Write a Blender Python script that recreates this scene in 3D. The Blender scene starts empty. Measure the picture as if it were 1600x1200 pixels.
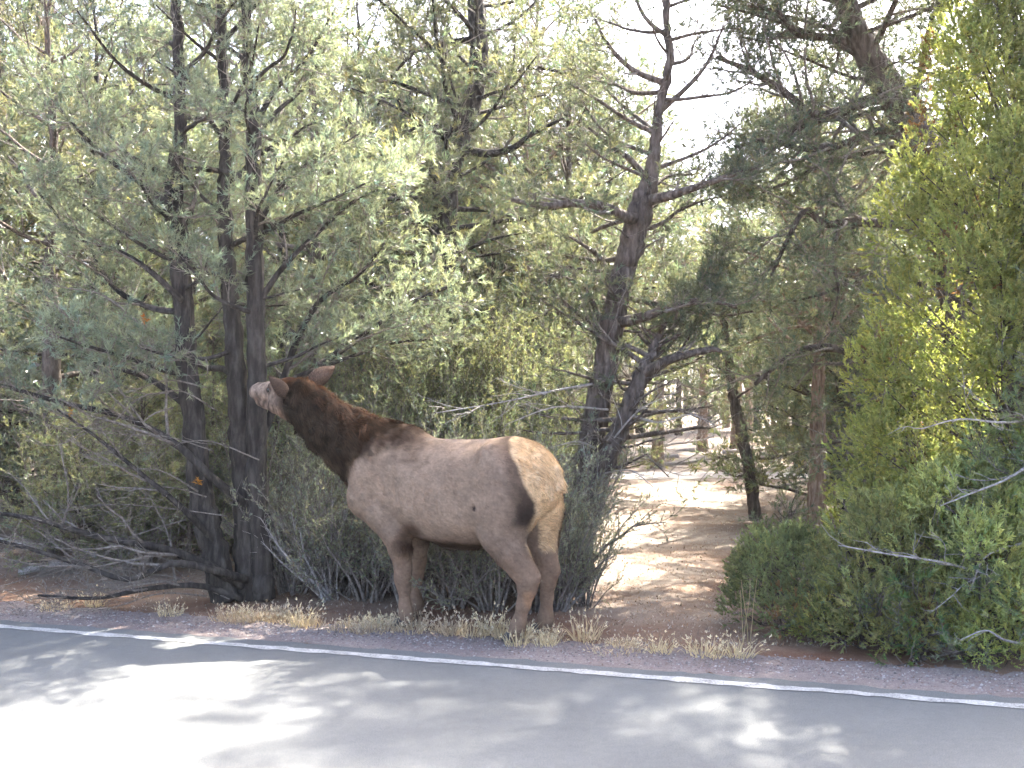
import bpy, math
import numpy as np
R = math.radians
TAU = 2 * math.pi

# ------------------------------------------------------------------ camera, sky, sun, exposure
scn = bpy.context.scene
col = scn.collection
CAM_H = 1.6
cam = bpy.data.cameras.new("camera")
cam.sensor_width = 36.0; cam.lens = 36.0
cam.clip_start = 0.05; cam.clip_end = 3000
camo = bpy.data.objects.new("camera", cam); col.objects.link(camo)
camo.location = (0, 0, CAM_H); camo.rotation_euler = (R(90), 0, 0)
scn.camera = camo
scn.render.resolution_x = 1024; scn.render.resolution_y = 768

SUN_AZ, SUN_EL = 32.0, 51.0          # degrees right of the view axis, above the horizon
world = bpy.data.worlds.new("World"); scn.world = world; world.use_nodes = True
wn = world.node_tree.nodes; wl = world.node_tree.links
bg = wn["Background"]
sky = wn.new("ShaderNodeTexSky"); sky.sky_type = 'NISHITA'; sky.sun_disc = False
sky.sun_elevation = R(SUN_EL); sky.sun_rotation = R(SUN_AZ)
sky.air_density = 0.6; sky.dust_density = 8.0; sky.ozone_density = 0.0; sky.altitude = 1000
wl.new(sky.outputs[0], bg.inputs[0]); bg.inputs[1].default_value = 0.15
sl = bpy.data.lights.new("sun", 'SUN'); sl.energy = 4.2; sl.angle = R(0.9); sl.color = (1.0, 0.93, 0.82)
so = bpy.data.objects.new("sun", sl); col.objects.link(so)
so.rotation_euler = (R(90 - SUN_EL), 0, R(180 - SUN_AZ))
so.location = (4, 9, 12)
scn.view_settings.view_transform = 'Standard'; scn.view_settings.look = 'None'
scn.view_settings.gamma = 1.0; scn.view_settings.use_curve_mapping = False
scn.view_settings.exposure = 3.2
scn.cycles.max_bounces = 4; scn.cycles.diffuse_bounces = 3; scn.cycles.glossy_bounces = 1
scn.cycles.use_adaptive_sampling = True; scn.cycles.adaptive_threshold = 0.05
scn.cycles.transmission_bounces = 3; scn.cycles.transparent_max_bounces = 4

# ------------------------------------------------------------------ numeric helpers
def W(u, v, Y):
    """photo pixel (1600 x 1200) at depth Y -> world point"""
    return np.array([(u - 800) / 1600 * Y, Y, CAM_H - (v - 600) / 1600 * Y])

def unit(a):
    a = np.asarray(a, float)
    return a / np.maximum(np.linalg.norm(a, axis=-1, keepdims=True), 1e-9)

def sstep(a, b, x):
    t = np.clip((np.asarray(x, float) - a) / (b - a), 0, 1)
    return t * t * (3 - 2 * t)

_lat = np.random.RandomState(5).rand(32, 32, 32).astype(np.float32)
def noise3(p, scale=1.0):
    q = np.asarray(p, float) * scale
    i = np.floor(q).astype(int); f = q - i; f = f * f * (3 - 2 * f)
    out = 0
    for dx in (0, 1):
        for dy in (0, 1):
            for dz in (0, 1):
                w = (f[..., 0] if dx else 1 - f[..., 0]) * (f[..., 1] if dy else 1 - f[..., 1]) * (f[..., 2] if dz else 1 - f[..., 2])
                out = out + w * _lat[(i[..., 0] + dx) & 31, (i[..., 1] + dy) & 31, (i[..., 2] + dz) & 31]
    return out

def fbm(p, scale=1.0):
    return 0.55 * noise3(p, scale) + 0.3 * noise3(np.asarray(p) + 7.3, scale * 2.1) + 0.15 * noise3(np.asarray(p) + 3.1, scale * 4.3)

# road frame: w = distance beyond the white edge line, a = distance along it
LA = R(15.8)
LDIR = np.array([math.cos(LA), -math.sin(LA)]); LNOR = np.array([math.sin(LA), math.cos(LA)])
LPT = np.array([0.0, 5.79])
def wcoord(x, y):
    return (np.asarray(x) - LPT[0]) * LNOR[0] + (np.asarray(y) - LPT[1]) * LNOR[1]
def LP(a, w):
    return LPT + LDIR * a + LNOR * w

def ground_z(x, y):
    x = np.asarray(x, float); y = np.asarray(y, float)
    w = wcoord(x, y)
    k = sstep(0.55, 2.2, w)
    p = np.stack([x, y, 0 * x], -1)
    n = (fbm(p, 0.35) - 0.5) * 0.30 + (noise3(p, 1.7) - 0.5) * 0.06
    fade = 1 - 0.98 * sstep(13.5, 16.5, y) * sstep(23, 19.5, y)
    return k * n * fade - 0.02 * sstep(-0.2, 0.3, w) + 0.9 * sstep(26, 70, y)

# ------------------------------------------------------------------ materials
def new_mat(name):
    m = bpy.data.materials.new(name); m.use_nodes = True
    nt = m.node_tree; nt.nodes.clear()
    out = nt.nodes.new("ShaderNodeOutputMaterial")
    return m, nt, out

def N(nt, kind, **kw):
    n = nt.nodes.new(kind)
    for k, v in kw.items():
        if k.startswith("i_"):
            key = k[2:]
            n.inputs[int(key) if key.isdigit() else key].default_value = v
        else:
            setattr(n, k, v)
    return n

def ramp(nt, src, stops):
    r = nt.nodes.new("ShaderNodeValToRGB")
    el = r.color_ramp.elements
    while len(el) < len(stops): el.new(0.5)
    for e, (p, c) in zip(el, stops):
        e.position = p; e.color = (*c, 1)
    nt.links.new(src, r.inputs[0]); return r

def coords(nt, scale=(1, 1, 1), kind="Object"):
    tc = nt.nodes.new("ShaderNodeTexCoord"); mp = nt.nodes.new("ShaderNodeMapping")
    mp.inputs["Scale"].default_value = scale
    nt.links.new(tc.outputs[kind], mp.inputs[0]); return mp.outputs[0]

def noise_n(nt, vec, scale, detail=4, rough=0.6):
    n = N(nt, "ShaderNodeTexNoise"); n.inputs["Scale"].default_value = scale
    n.inputs["Detail"].default_value = detail; n.inputs["Roughness"].default_value = rough
    nt.links.new(vec, n.inputs["Vector"]); return n

def bump(nt, h, strength, dist, normal=None):
    b = N(nt, "ShaderNodeBump"); b.inputs["Strength"].default_value = strength
    b.inputs["Distance"].default_value = dist
    nt.links.new(h, b.inputs["Height"])
    if normal: nt.links.new(normal, b.inputs["Normal"])
    return b.outputs[0]

def leaf_mat(name, transl=0.35, rough=0.42, spec=0.45, tcol=(1.25, 1.25, 0.55)):
    m, nt, out = new_mat(name)
    at = N(nt, "ShaderNodeAttribute", attribute_name="Col")
    oi = N(nt, "ShaderNodeObjectInfo")
    hsv = N(nt, "ShaderNodeHueSaturation")
    mr = N(nt, "ShaderNodeMapRange"); mr.inputs[3].default_value = 0.82; mr.inputs[4].default_value = 1.18
    nt.links.new(oi.outputs["Random"], mr.inputs[0]); nt.links.new(mr.outputs[0], hsv.inputs["Value"])
    mr2 = N(nt, "ShaderNodeMapRange"); mr2.inputs[3].default_value = 0.485; mr2.inputs[4].default_value = 0.515
    nt.links.new(oi.outputs["Random"], mr2.inputs[0]); nt.links.new(mr2.outputs[0], hsv.inputs["Hue"])
    nt.links.new(at.outputs["Color"], hsv.inputs["Color"])
    p = N(nt, "ShaderNodeBsdfPrincipled"); p.inputs["Roughness"].default_value = rough
    p.inputs["Specular IOR Level"].default_value = spec
    nt.links.new(hsv.outputs[0], p.inputs["Base Color"])
    mul = N(nt, "ShaderNodeMixRGB", blend_type='MULTIPLY'); mul.inputs[0].default_value = 1
    mul.inputs[2].default_value = (*tcol, 1); nt.links.new(hsv.outputs[0], mul.inputs[1])
    tr = N(nt, "ShaderNodeBsdfTranslucent"); nt.links.new(mul.outputs[0], tr.inputs[0])
    mx = N(nt, "ShaderNodeMixShader"); mx.inputs[0].default_value = transl
    nt.links.new(p.outputs[0], mx.inputs[1]); nt.links.new(tr.outputs[0], mx.inputs[2])
    nt.links.new(mx.outputs[0], out.inputs[0]); return m

def bark_mat(name, dark, mid, light, vs=(1, 1, 0.22), scale=26):
    m, nt, out = new_mat(name)
    v = coords(nt, vs)
    n1 = noise_n(nt, v, scale, 6, 0.65); n2 = noise_n(nt, coords(nt), 3.0, 3)
    vo = N(nt, "ShaderNodeTexVoronoi", feature='DISTANCE_TO_EDGE'); vo.inputs["Scale"].default_value = scale * 0.8
    nt.links.new(v, vo.inputs["Vector"])
    mm = N(nt, "ShaderNodeMath", operation='MULTIPLY_ADD'); nt.links.new(n2.outputs[0], mm.inputs[0])
    mm.inputs[1].default_value = 0.35; nt.links.new(n1.outputs[0], mm.inputs[2])
    rp = ramp(nt, mm.outputs[0], [(0.42, dark), (0.62, mid), (0.86, light)])
    p = N(nt, "ShaderNodeBsdfPrincipled"); p.inputs["Roughness"].default_value = 0.9
    p.inputs["Specular IOR Level"].default_value = 0.25
    nt.links.new(rp.outputs[0], p.inputs["Base Color"])
    b1 = bump(nt, vo.outputs["Distance"], 0.9, 0.02)
    nt.links.new(bump(nt, n1.outputs[0], 0.8, 0.015, b1), p.inputs["Normal"])
    nt.links.new(p.outputs[0], out.inputs[0]); return m

def attr_mat(name, rough=0.9, spec=0.2, transl=0.0, bmp=None, vary=0.0):
    m, nt, out = new_mat(name)
    at = N(nt, "ShaderNodeAttribute", attribute_name="Col")
    src = at.outputs["Color"]
    p = N(nt, "ShaderNodeBsdfPrincipled"); p.inputs["Roughness"].default_value = rough
    p.inputs["Specular IOR Level"].default_value = spec
    if vary:
        n = noise_n(nt, coords(nt), 60, 4)
        rp = ramp(nt, n.outputs[0], [(0.3, (1 - vary,) * 3), (0.7, (1 + vary,) * 3)])
        mu = N(nt, "ShaderNodeMixRGB", blend_type='MULTIPLY'); mu.inputs[0].default_value = 1
        nt.links.new(src, mu.inputs[1]); nt.links.new(rp.outputs[0], mu.inputs[2]); src = mu.outputs[0]
    nt.links.new(src, p.inputs["Base Color"])
    if bmp:
        n = noise_n(nt, coords(nt), bmp[0], 4)
        nt.links.new(bump(nt, n.outputs[0], bmp[1], bmp[2]), p.inputs["Normal"])
    last = p.outputs[0]
    if transl:
        tr = N(nt, "ShaderNodeBsdfTranslucent"); nt.links.new(src, tr.inputs[0])
        mx = N(nt, "ShaderNodeMixShader"); mx.inputs[0].default_value = transl
        nt.links.new(last, mx.inputs[1]); nt.links.new(tr.outputs[0], mx.inputs[2]); last = mx.outputs[0]
    nt.links.new(last, out.inputs[0]); return m

M = {}
M['needle'] = leaf_mat("pine_needles", 0.52, 0.36, 0.55, (1.22, 1.24, 0.80))
M['juniper'] = leaf_mat("juniper_scales", 0.64, 0.5, 0.35, (1.32, 1.38, 0.82))
M['shrubleaf'] = leaf_mat("shrub_leaves", 0.52, 0.5, 0.35, (1.2, 1.2, 0.75))
M['bark_dark'] = bark_mat("bark_dark", (0.010, 0.0085, 0.0075), (0.030, 0.025, 0.021), (0.085, 0.072, 0.062))
M['bark_brown'] = bark_mat("bark_brown", (0.022, 0.017, 0.013), (0.075, 0.058, 0.046), (0.17, 0.14, 0.115))
M['bark_red'] = bark_mat("bark_red", (0.06, 0.038, 0.026), (0.19, 0.13, 0.095), (0.34, 0.27, 0.22))
M['twig'] = bark_mat("twig_bark", (0.07, 0.058, 0.048), (0.165, 0.14, 0.118), (0.30, 0.265, 0.23), (1, 1, 1), 40)
M['deadwood'] = bark_mat("dead_wood", (0.13, 0.115, 0.10), (0.30, 0.27, 0.245), (0.48, 0.45, 0.42), (1, 1, 1), 40)
M['straw'] = leaf_mat("dry_grass_blades", 0.4, 0.6, 0.25, (1.1, 1.05, 0.8))
M['deadneedle'] = leaf_mat("dead_needles", 0.4, 0.6, 0.2, (1.2, 0.9, 0.5))
M['stone'] = attr_mat("gravel_stones", 0.85, 0.3)
M['litter'] = attr_mat("ground_litter", 0.9, 0.2)

def asphalt():
    m, nt, out = new_mat("asphalt")
    v = coords(nt)
    fine = noise_n(nt, v, 170, 3, 0.7); big = noise_n(nt, v, 1.1, 4); mid = noise_n(nt, v, 22, 4, 0.7)
    rp = ramp(nt, fine.outputs[0], [(0.28, (0.068, 0.073, 0.073)), (0.5, (0.116, 0.122, 0.120)), (0.74, (0.21, 0.214, 0.205))])
    r2 = ramp(nt, big.outputs[0], [(0.3, (0.86,) * 3), (0.7, (1.12,) * 3)])
    r3 = ramp(nt, mid.outputs[0], [(0.3, (0.88,) * 3), (0.7, (1.1,) * 3)])
    a = N(nt, "ShaderNodeMixRGB", blend_type='MULTIPLY'); a.inputs[0].default_value = 1
    b = N(nt, "ShaderNodeMixRGB", blend_type='MULTIPLY'); b.inputs[0].default_value = 1
    nt.links.new(rp.outputs[0], a.inputs[1]); nt.links.new(r2.outputs[0], a.inputs[2])
    nt.links.new(a.outputs[0], b.inputs[1]); nt.links.new(r3.outputs[0], b.inputs[2])
    p = N(nt, "ShaderNodeBsdfPrincipled"); p.inputs["Roughness"].default_value = 0.72
    p.inputs["Specular IOR Level"].default_value = 0.4
    nt.links.new(b.outputs[0], p.inputs["Base Color"])
    nt.links.new(bump(nt, fine.outputs[0], 0.55, 0.006), p.inputs["Normal"])
    nt.links.new(p.outputs[0], out.inputs[0]); return m
M['asphalt'] = asphalt()

def soil(name, c, scale=9, fine=130, bm=0.6):
    m, nt, out = new_mat(name)
    v = coords(nt)
    n1 = noise_n(nt, v, 0.8, 4); n2 = noise_n(nt, v, scale, 6, 0.7); n3 = noise_n(nt, v, fine, 3, 0.7)
    ma = N(nt, "ShaderNodeMath", operation='MULTIPLY_ADD'); nt.links.new(n1.outputs[0], ma.inputs[0]); ma.inputs[1].default_value = 0.9
    mb = N(nt, "ShaderNodeMath", operation='MULTIPLY'); nt.links.new(n2.outputs[0], mb.inputs[0]); mb.inputs[1].default_value = 0.55
    nt.links.new(mb.outputs[0], ma.inputs[2])
    rp = ramp(nt, ma.outputs[0], [(0.48, c[0]), (0.66, c[1]), (0.85, c[2])])
    r3 = ramp(nt, n3.outputs[0], [(0.28, (0.6,) * 3), (0.7, (1.32,) * 3)])
    a = N(nt, "ShaderNodeMixRGB", blend_type='MULTIPLY'); a.inputs[0].default_value = 1
    nt.links.new(rp.outputs[0], a.inputs[1]); nt.links.new(r3.outputs[0], a.inputs[2])
    p = N(nt, "ShaderNodeBsdfPrincipled"); p.inputs["Roughness"].default_value = 0.95
    p.inputs["Specular IOR Level"].default_value = 0.15
    nt.links.new(a.outputs[0], p.inputs["Base Color"])
    b1 = bump(nt, n2.outputs[0], bm, 0.05)
    nt.links.new(bump(nt, n3.outputs[0], 0.6, 0.008, b1), p.inputs["Normal"])
    nt.links.new(p.outputs[0], out.inputs[0]); return m
def ground_mat(*a):
    m = soil(*a); nt = m.node_tree
    p = [n for n in nt.nodes if n.type == 'BSDF_PRINCIPLED'][0]; src = p.inputs["Base Color"].links[0].from_socket
    tc = nt.nodes.new("ShaderNodeTexCoord"); dp = N(nt, "ShaderNodeVectorMath", operation='DOT_PRODUCT'); dp.inputs[1].default_value = (LNOR[0], LNOR[1], 0)
    nt.links.new(tc.outputs["Object"], dp.inputs[0])
    nz = noise_n(nt, tc.outputs["Object"], 1.6, 4)
    ad = N(nt, "ShaderNodeMath", operation='MULTIPLY_ADD'); nt.links.new(nz.outputs[0], ad.inputs[0]); ad.inputs[1].default_value = 2.2
    nt.links.new(dp.outputs["Value"], ad.inputs[2])
    mr = N(nt, "ShaderNodeMapRange"); w0 = float(LPT @ LNOR); mr.inputs[1].default_value = w0 + 1.7; mr.inputs[2].default_value = w0 + 3.6; mr.inputs[3].default_value = 0.85; mr.inputs[4].default_value = 0.0
    nt.links.new(ad.outputs[0], mr.inputs[0])
    mx = N(nt, "ShaderNodeMixRGB", blend_type='MULTIPLY'); mx.inputs[2].default_value = (0.92, 0.62, 0.46, 1)
    nt.links.new(mr.outputs[0], mx.inputs[0]); nt.links.new(src, mx.inputs[1]); nt.links.new(mx.outputs[0], p.inputs["Base Color"])
    return m
M['ground'] = ground_mat("forest_floor", [(0.150, 0.092, 0.062), (0.195, 0.150, 0.118), (0.255, 0.225, 0.190)])
M['shoulder'] = soil("shoulder_gravel", [(0.155, 0.122, 0.112), (0.21, 0.170, 0.156), (0.29, 0.245, 0.222)], 30, 160, 0.4)
M['path'] = soil("path_surface", [(0.24, 0.215, 0.19), (0.29, 0.265, 0.24), (0.34, 0.315, 0.29)], 14, 90, 0.2)

def paint():
    m, nt, out = new_mat("road_paint")
    v = coords(nt)
    n = noise_n(nt, v, 120, 4, 0.7); n2 = noise_n(nt, v, 9, 4)
    ma = N(nt, "ShaderNodeMath", operation='MULTIPLY_ADD'); nt.links.new(n2.outputs[0], ma.inputs[0]); ma.inputs[1].default_value = 0.5
    nt.links.new(n.outputs[0], ma.inputs[2])
    rp = ramp(nt, ma.outputs[0], [(0.60, (0.13, 0.13, 0.125)), (0.70, (0.34, 0.335, 0.32)), (0.92, (0.58, 0.575, 0.55))])
    p = N(nt, "ShaderNodeBsdfPrincipled"); p.inputs["Roughness"].default_value = 0.6
    nt.links.new(rp.outputs[0], p.inputs["Base Color"])
    nt.links.new(bump(nt, n.outputs[0], 0.5, 0.004), p.inputs["Normal"])
    nt.links.new(p.outputs[0], out.inputs[0]); return m
M['paint'] = paint()

# ------------------------------------------------------------------ mesh helpers
def mesh_data(name, V, F, mat, colr=None, smooth=True):
    """V (n,3), F list of int arrays (m,3) / (m,4); colr (n,3) point colours"""
    V = np.asarray(V, np.float32)
    me = bpy.data.meshes.new(name)
    F = [np.asarray(f, np.int32) for f in F if len(f)]
    nl = sum(f.size for f in F); npoly = sum(len(f) for f in F)
    me.vertices.add(len(V)); me.vertices.foreach_set("co", V.ravel())
    me.loops.add(nl); me.polygons.add(npoly)
    me.loops.foreach_set("vertex_index", np.concatenate([f.ravel() for f in F]))
    tot = np.concatenate([np.full(len(f), f.shape[1], np.int32) for f in F])
    start = np.concatenate([[0], np.cumsum(tot)[:-1]]).astype(np.int32)
    me.polygons.foreach_set("loop_start", start); me.polygons.foreach_set("loop_total", tot)
    me.polygons.foreach_set("use_smooth", np.full(npoly, smooth, bool))
    if colr is not None:
        at = me.color_attributes.new("Col", 'FLOAT_COLOR', 'POINT')
        c4 = np.ones((len(V), 4), np.float32); c4[:, :3] = colr
        at.data.foreach_set("color", c4.ravel())
    me.materials.append(mat)
    me.update(calc_edges=True)
    return me

def link(name, me, parent=None, loc=None):
    o = bpy.data.objects.new(name, me); col.objects.link(o)
    if parent is not None: o.parent = parent
    if loc is not None: o.location = loc
    return o

def tag(o, label=None, cat=None, group=None, kind=None):
    if label: o["label"] = label
    if cat: o["category"] = cat
    if group: o["group"] = group
    if kind: o["kind"] = kind
    return o

def empty(name, loc):
    o = bpy.data.objects.new(name, None); col.objects.link(o)
    o.location = loc; o.empty_display_size = 0.1
    return o

def copy_tree(o, parent=None):
    c = o.copy(); col.objects.link(c); c.parent = parent
    for ch in list(o.children):
        copy_tree(ch, c)
    return c

def smooth_path(pts, n):
    """Catmull-Rom through control rows (any number of columns)"""
    P = np.asarray(pts, float)
    if len(P) == 2: return P[0] + (P[1] - P[0]) * np.linspace(0, 1, n)[:, None]
    Q = np.vstack([2 * P[0] - P[1], P, 2 * P[-1] - P[-2]])
    t = np.linspace(0, len(P) - 1, n); i = np.minimum(t.astype(int), len(P) - 2); f = (t - i)[:, None]
    a, b, c, d = Q[i], Q[i + 1], Q[i + 2], Q[i + 3]
    return 0.5 * (2 * b + (c - a) * f + (2 * a - 5 * b + 4 * c - d) * f ** 2 + (3 * b - a - 3 * c + d) * f ** 3)

def tube(path, rad, sides=6, rough=0.0, seed=0):
    P = np.asarray(path, float); r = np.asarray(rad, float); n = len(P)
    T = np.gradient(P, axis=0); T = unit(T)
    ref = np.array([0, 0, 1.0]) if abs(T[0][2]) < 0.8 else np.array([0.0, 1, 0])
    U = unit(np.cross(T, ref)); 
    for i in range(1, n):                                    # carry the frame along
        u = U[i - 1] - T[i] * np.dot(U[i - 1], T[i]); U[i] = u / max(np.linalg.norm(u), 1e-9)
    B = np.cross(T, U)
    a = np.arange(sides) / sides * TAU
    rr = np.repeat(r[:, None], sides, 1)
    if rough:
        g = np.random.RandomState(seed)
        ridge = g.normal(0, 1, sides)[None, :] * 0.6
        rr = rr * (1 + rough * (ridge + g.normal(0, 0.6, (n, sides))))
    V = P[:, None, :] + rr[..., None] * (np.cos(a)[None, :, None] * U[:, None, :] + np.sin(a)[None, :, None] * B[:, None, :])
    V = V.reshape(-1, 3)
    i, j = np.meshgrid(np.arange(n - 1), np.arange(sides), indexing='ij')
    k = (j + 1) % sides
    Fq = np.stack([i * sides + j, i * sides + k, (i + 1) * sides + k, (i + 1) * sides + j], -1).reshape(-1, 4)
    V = np.vstack([V, P[-1] + T[-1] * r[-1], P[0] - T[0] * r[0] * 0.3])
    tip = n * sides; jj = np.arange(sides)
    Ft = np.stack([(n - 1) * sides + jj, (n - 1) * sides + (jj + 1) % sides, np.full(sides, tip)], -1)
    Fb = np.stack([(jj + 1) % sides, jj, np.full(sides, tip + 1)], -1)
    return V, Fq, np.vstack([Ft, Fb])

class Acc:
    """collects pieces of ONE mesh part"""
    def __init__(s): s.V = []; s.Q = []; s.T = []; s.C = []; s.n = 0
    def add(s, V, Q=None, T=None, C=None):
        if len(V) == 0: return
        s.V.append(np.asarray(V, float))
        if Q is not None and len(Q): s.Q.append(np.asarray(Q) + s.n)
        if T is not None and len(T): s.T.append(np.asarray(T) + s.n)
        if C is not None: s.C.append(np.asarray(C, float))
        s.n += len(V)
    def mesh(s, name, mat, smooth=True, off=None):
        V = np.vstack(s.V)
        if off is not None: V = V - np.asarray(off)
        F = []
        if s.Q: F.append(np.vstack(s.Q))
        if s.T: F.append(np.vstack(s.T))
        return mesh_data(name, V, F, mat, np.vstack(s.C) if s.C else None, smooth)

def prisms(A, B, ra, rb):
    """batch of thin three-sided twigs"""
    A = np.asarray(A, float); B = np.asarray(B, float); n = len(A)
    T = unit(B - A)
    ref = np.where(np.abs(T[:, 2:3]) < 0.8, np.array([[0, 0, 1.0]]), np.array([[1.0, 0, 0]]))
    U = unit(np.cross(T, ref)); Bn = np.cross(T, U)
    ang = np.arange(3) / 3 * TAU
    off = np.cos(ang)[None, :, None] * U[:, None] + np.sin(ang)[None, :, None] * Bn[:, None]
    ra = np.broadcast_to(np.asarray(ra, float), (n,))[:, None, None]; rb = np.broadcast_to(np.asarray(rb, float), (n,))[:, None, None]
    V = np.concatenate([A[:, None] + off * ra, B[:, None] + off * rb], 1).reshape(-1, 3)
    base = (np.arange(n) * 6)[:, None]
    q = [np.stack([base[:, 0] + j, base[:, 0] + (j + 1) % 3, base[:, 0] + 3 + (j + 1) % 3, base[:, 0] + 3 + j], -1) for j in range(3)]
    return V, np.vstack(q)

def needles(rng, P, D, k, ext, nl, nw, a0, a1, base, var=0.2, tip=0.25, hue=0.0):
    """k blades round every tuft axis; returns V, T, colours"""
    P = np.asarray(P, float); D = unit(D); n = len(P)
    if n == 0: return np.zeros((0, 3)), np.zeros((0, 3), int), np.zeros((0, 3))
    f = rng.rand(n, k)
    rd = unit(rng.normal(size=(n, k, 3))); rd = rd - D[:, None] * (rd * D[:, None]).sum(-1, keepdims=True); rd = unit(rd)
    a = R(a0) + (R(a1) - R(a0)) * rng.rand(n, k, 1)
    nd = D[:, None] * np.cos(a) + rd * np.sin(a)
    ext = np.broadcast_to(np.asarray(ext, float), (n,))[:, None, None]
    root = P[:, None] + D[:, None] * (f[..., None] * ext)
    L = nl * (0.65 + 0.6 * rng.rand(n, k, 1)); 
    sd = unit(np.cross(nd, unit(rng.normal(size=(n, k, 3))))) * nw * (0.7 + 0.6 * rng.rand(n, k, 1))
    v0 = root - sd * 0.5; v1 = root + sd * 0.5; v2 = root + nd * L
    V = np.stack([v0, v1, v2], 2).reshape(-1, 3)
    T = np.arange(n * k * 3).reshape(-1, 3)
    base = np.asarray(base, float)
    if base.ndim == 1: base = np.broadcast_to(base, (n, 3))
    tv = 1 + var * rng.normal(size=(n, 1, 1)) * 0.7 + var * rng.normal(size=(n, k, 1)) * 0.5
    C = base[:, None] * np.clip(tv, 0.4, 1.9)
    warm = np.clip(rng.normal(size=(n, 1, 1)) * hue, -0.5, 0.6)
    C = C * (1 + warm * np.array([1.0, 0.25, -0.4]))
    C = np.repeat(C[:, :, None, :], 3, 2); C[:, :, 2] *= 1 + tip
    return V, T, np.clip(C.reshape(-1, 3), 0.004, 0.9)

# ------------------------------------------------------------------ tree growing
def wander(rng, p, d, L, n, wob, up):
    out = [p]; d = np.array(d, float); st = L / n
    for i in range(n):
        d = d + rng.normal(size=3) * wob; d[2] += up
        d = d / np.linalg.norm(d)
        p = p + d * st; out.append(p)
    return np.array(out)

def children_of(rng, path, r0, sp, lf, ang, up, f0=0.25, wob=0.16, n=4):
    """side branches along a path; yields (path, radius)"""
    seg = np.linalg.norm(np.diff(path, axis=0), axis=1); cum = np.concatenate([[0], np.cumsum(seg)]); L = cum[-1]
    m = max(1, int(L * (1 - f0) / sp)); res = []
    side = 1
    for q in range(m):
        f = f0 + (1 - f0) * (q + rng.rand()) / m
        s = f * L; i = min(np.searchsorted(cum, s) - 1, len(path) - 2); i = max(i, 0)
        p = path[i] + (path[i + 1] - path[i]) * ((s - cum[i]) / max(seg[i], 1e-6))
        t = unit(path[i + 1] - path[i])
        lat = np.cross(t, [0, 0, 1.0]); lat = unit(lat) if np.linalg.norm(lat) > 0.1 else unit(rng.normal(size=3))
        side = -side
        axis = unit(lat * side + rng.normal(size=3) * 0.55 + np.array([0, 0, 0.15]))
        a = R(ang) * (0.7 + 0.6 * rng.rand())
        d = t * math.cos(a) + axis * math.sin(a)
        l = lf * L * (0.55 + 0.7 * rng.rand()) * (1.05 - 0.55 * f)
        l = min(l, 0.9)
        if l < 0.06: continue
        res.append((wander(rng, p, d, l, n, wob, up), max(0.0025, r0 * (1 - 0.75 * f) * 0.5)))
    return res

def sample_paths(rng, paths, sp, f0=0.15):
    """points and tangents spread along many paths"""
    P, T, F = [], [], []
    for path in paths:
        seg = np.linalg.norm(np.diff(path, axis=0), axis=1); cum = np.concatenate([[0], np.cumsum(seg)]); L = cum[-1]
        m = max(1, int(round(L * (1 - f0) / sp)))
        s = (f0 + (1 - f0) * (np.arange(m) + rng.rand(m)) / m) * L
        i = np.clip(np.searchsorted(cum, s) - 1, 0, len(path) - 2)
        P.append(path[i] + (path[i + 1] - path[i]) * ((s - cum[i]) / np.maximum(seg[i], 1e-6))[:, None])
        T.append(unit(path[i + 1] - path[i])); F.append(s / L)
    return np.vstack(P), np.vstack(T), np.concatenate(F)

PINE = dict(f0=0.2, nl=30, Lmax=1.5, prof=lambda f: 1 - 0.65 * f, e0=-5, e1=50, az=None, sp2=0.16, lf2=0.45, ang2=48,
            sp3=0.075, tw=0.13, leaf=lambda f, p, rel: 1.0, tk=20, text=0.07, nl_=0.04, nw=0.0035, a0=18, a1=62,
            base=(0.075, 0.105, 0.068), var=0.25, hue=0.10, wob=0.13, up=0.05, rl=0.028, mid=0.55, keep=None, stemtwigs=True, nlimb=6, dead=0.0, mult=3)

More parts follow.
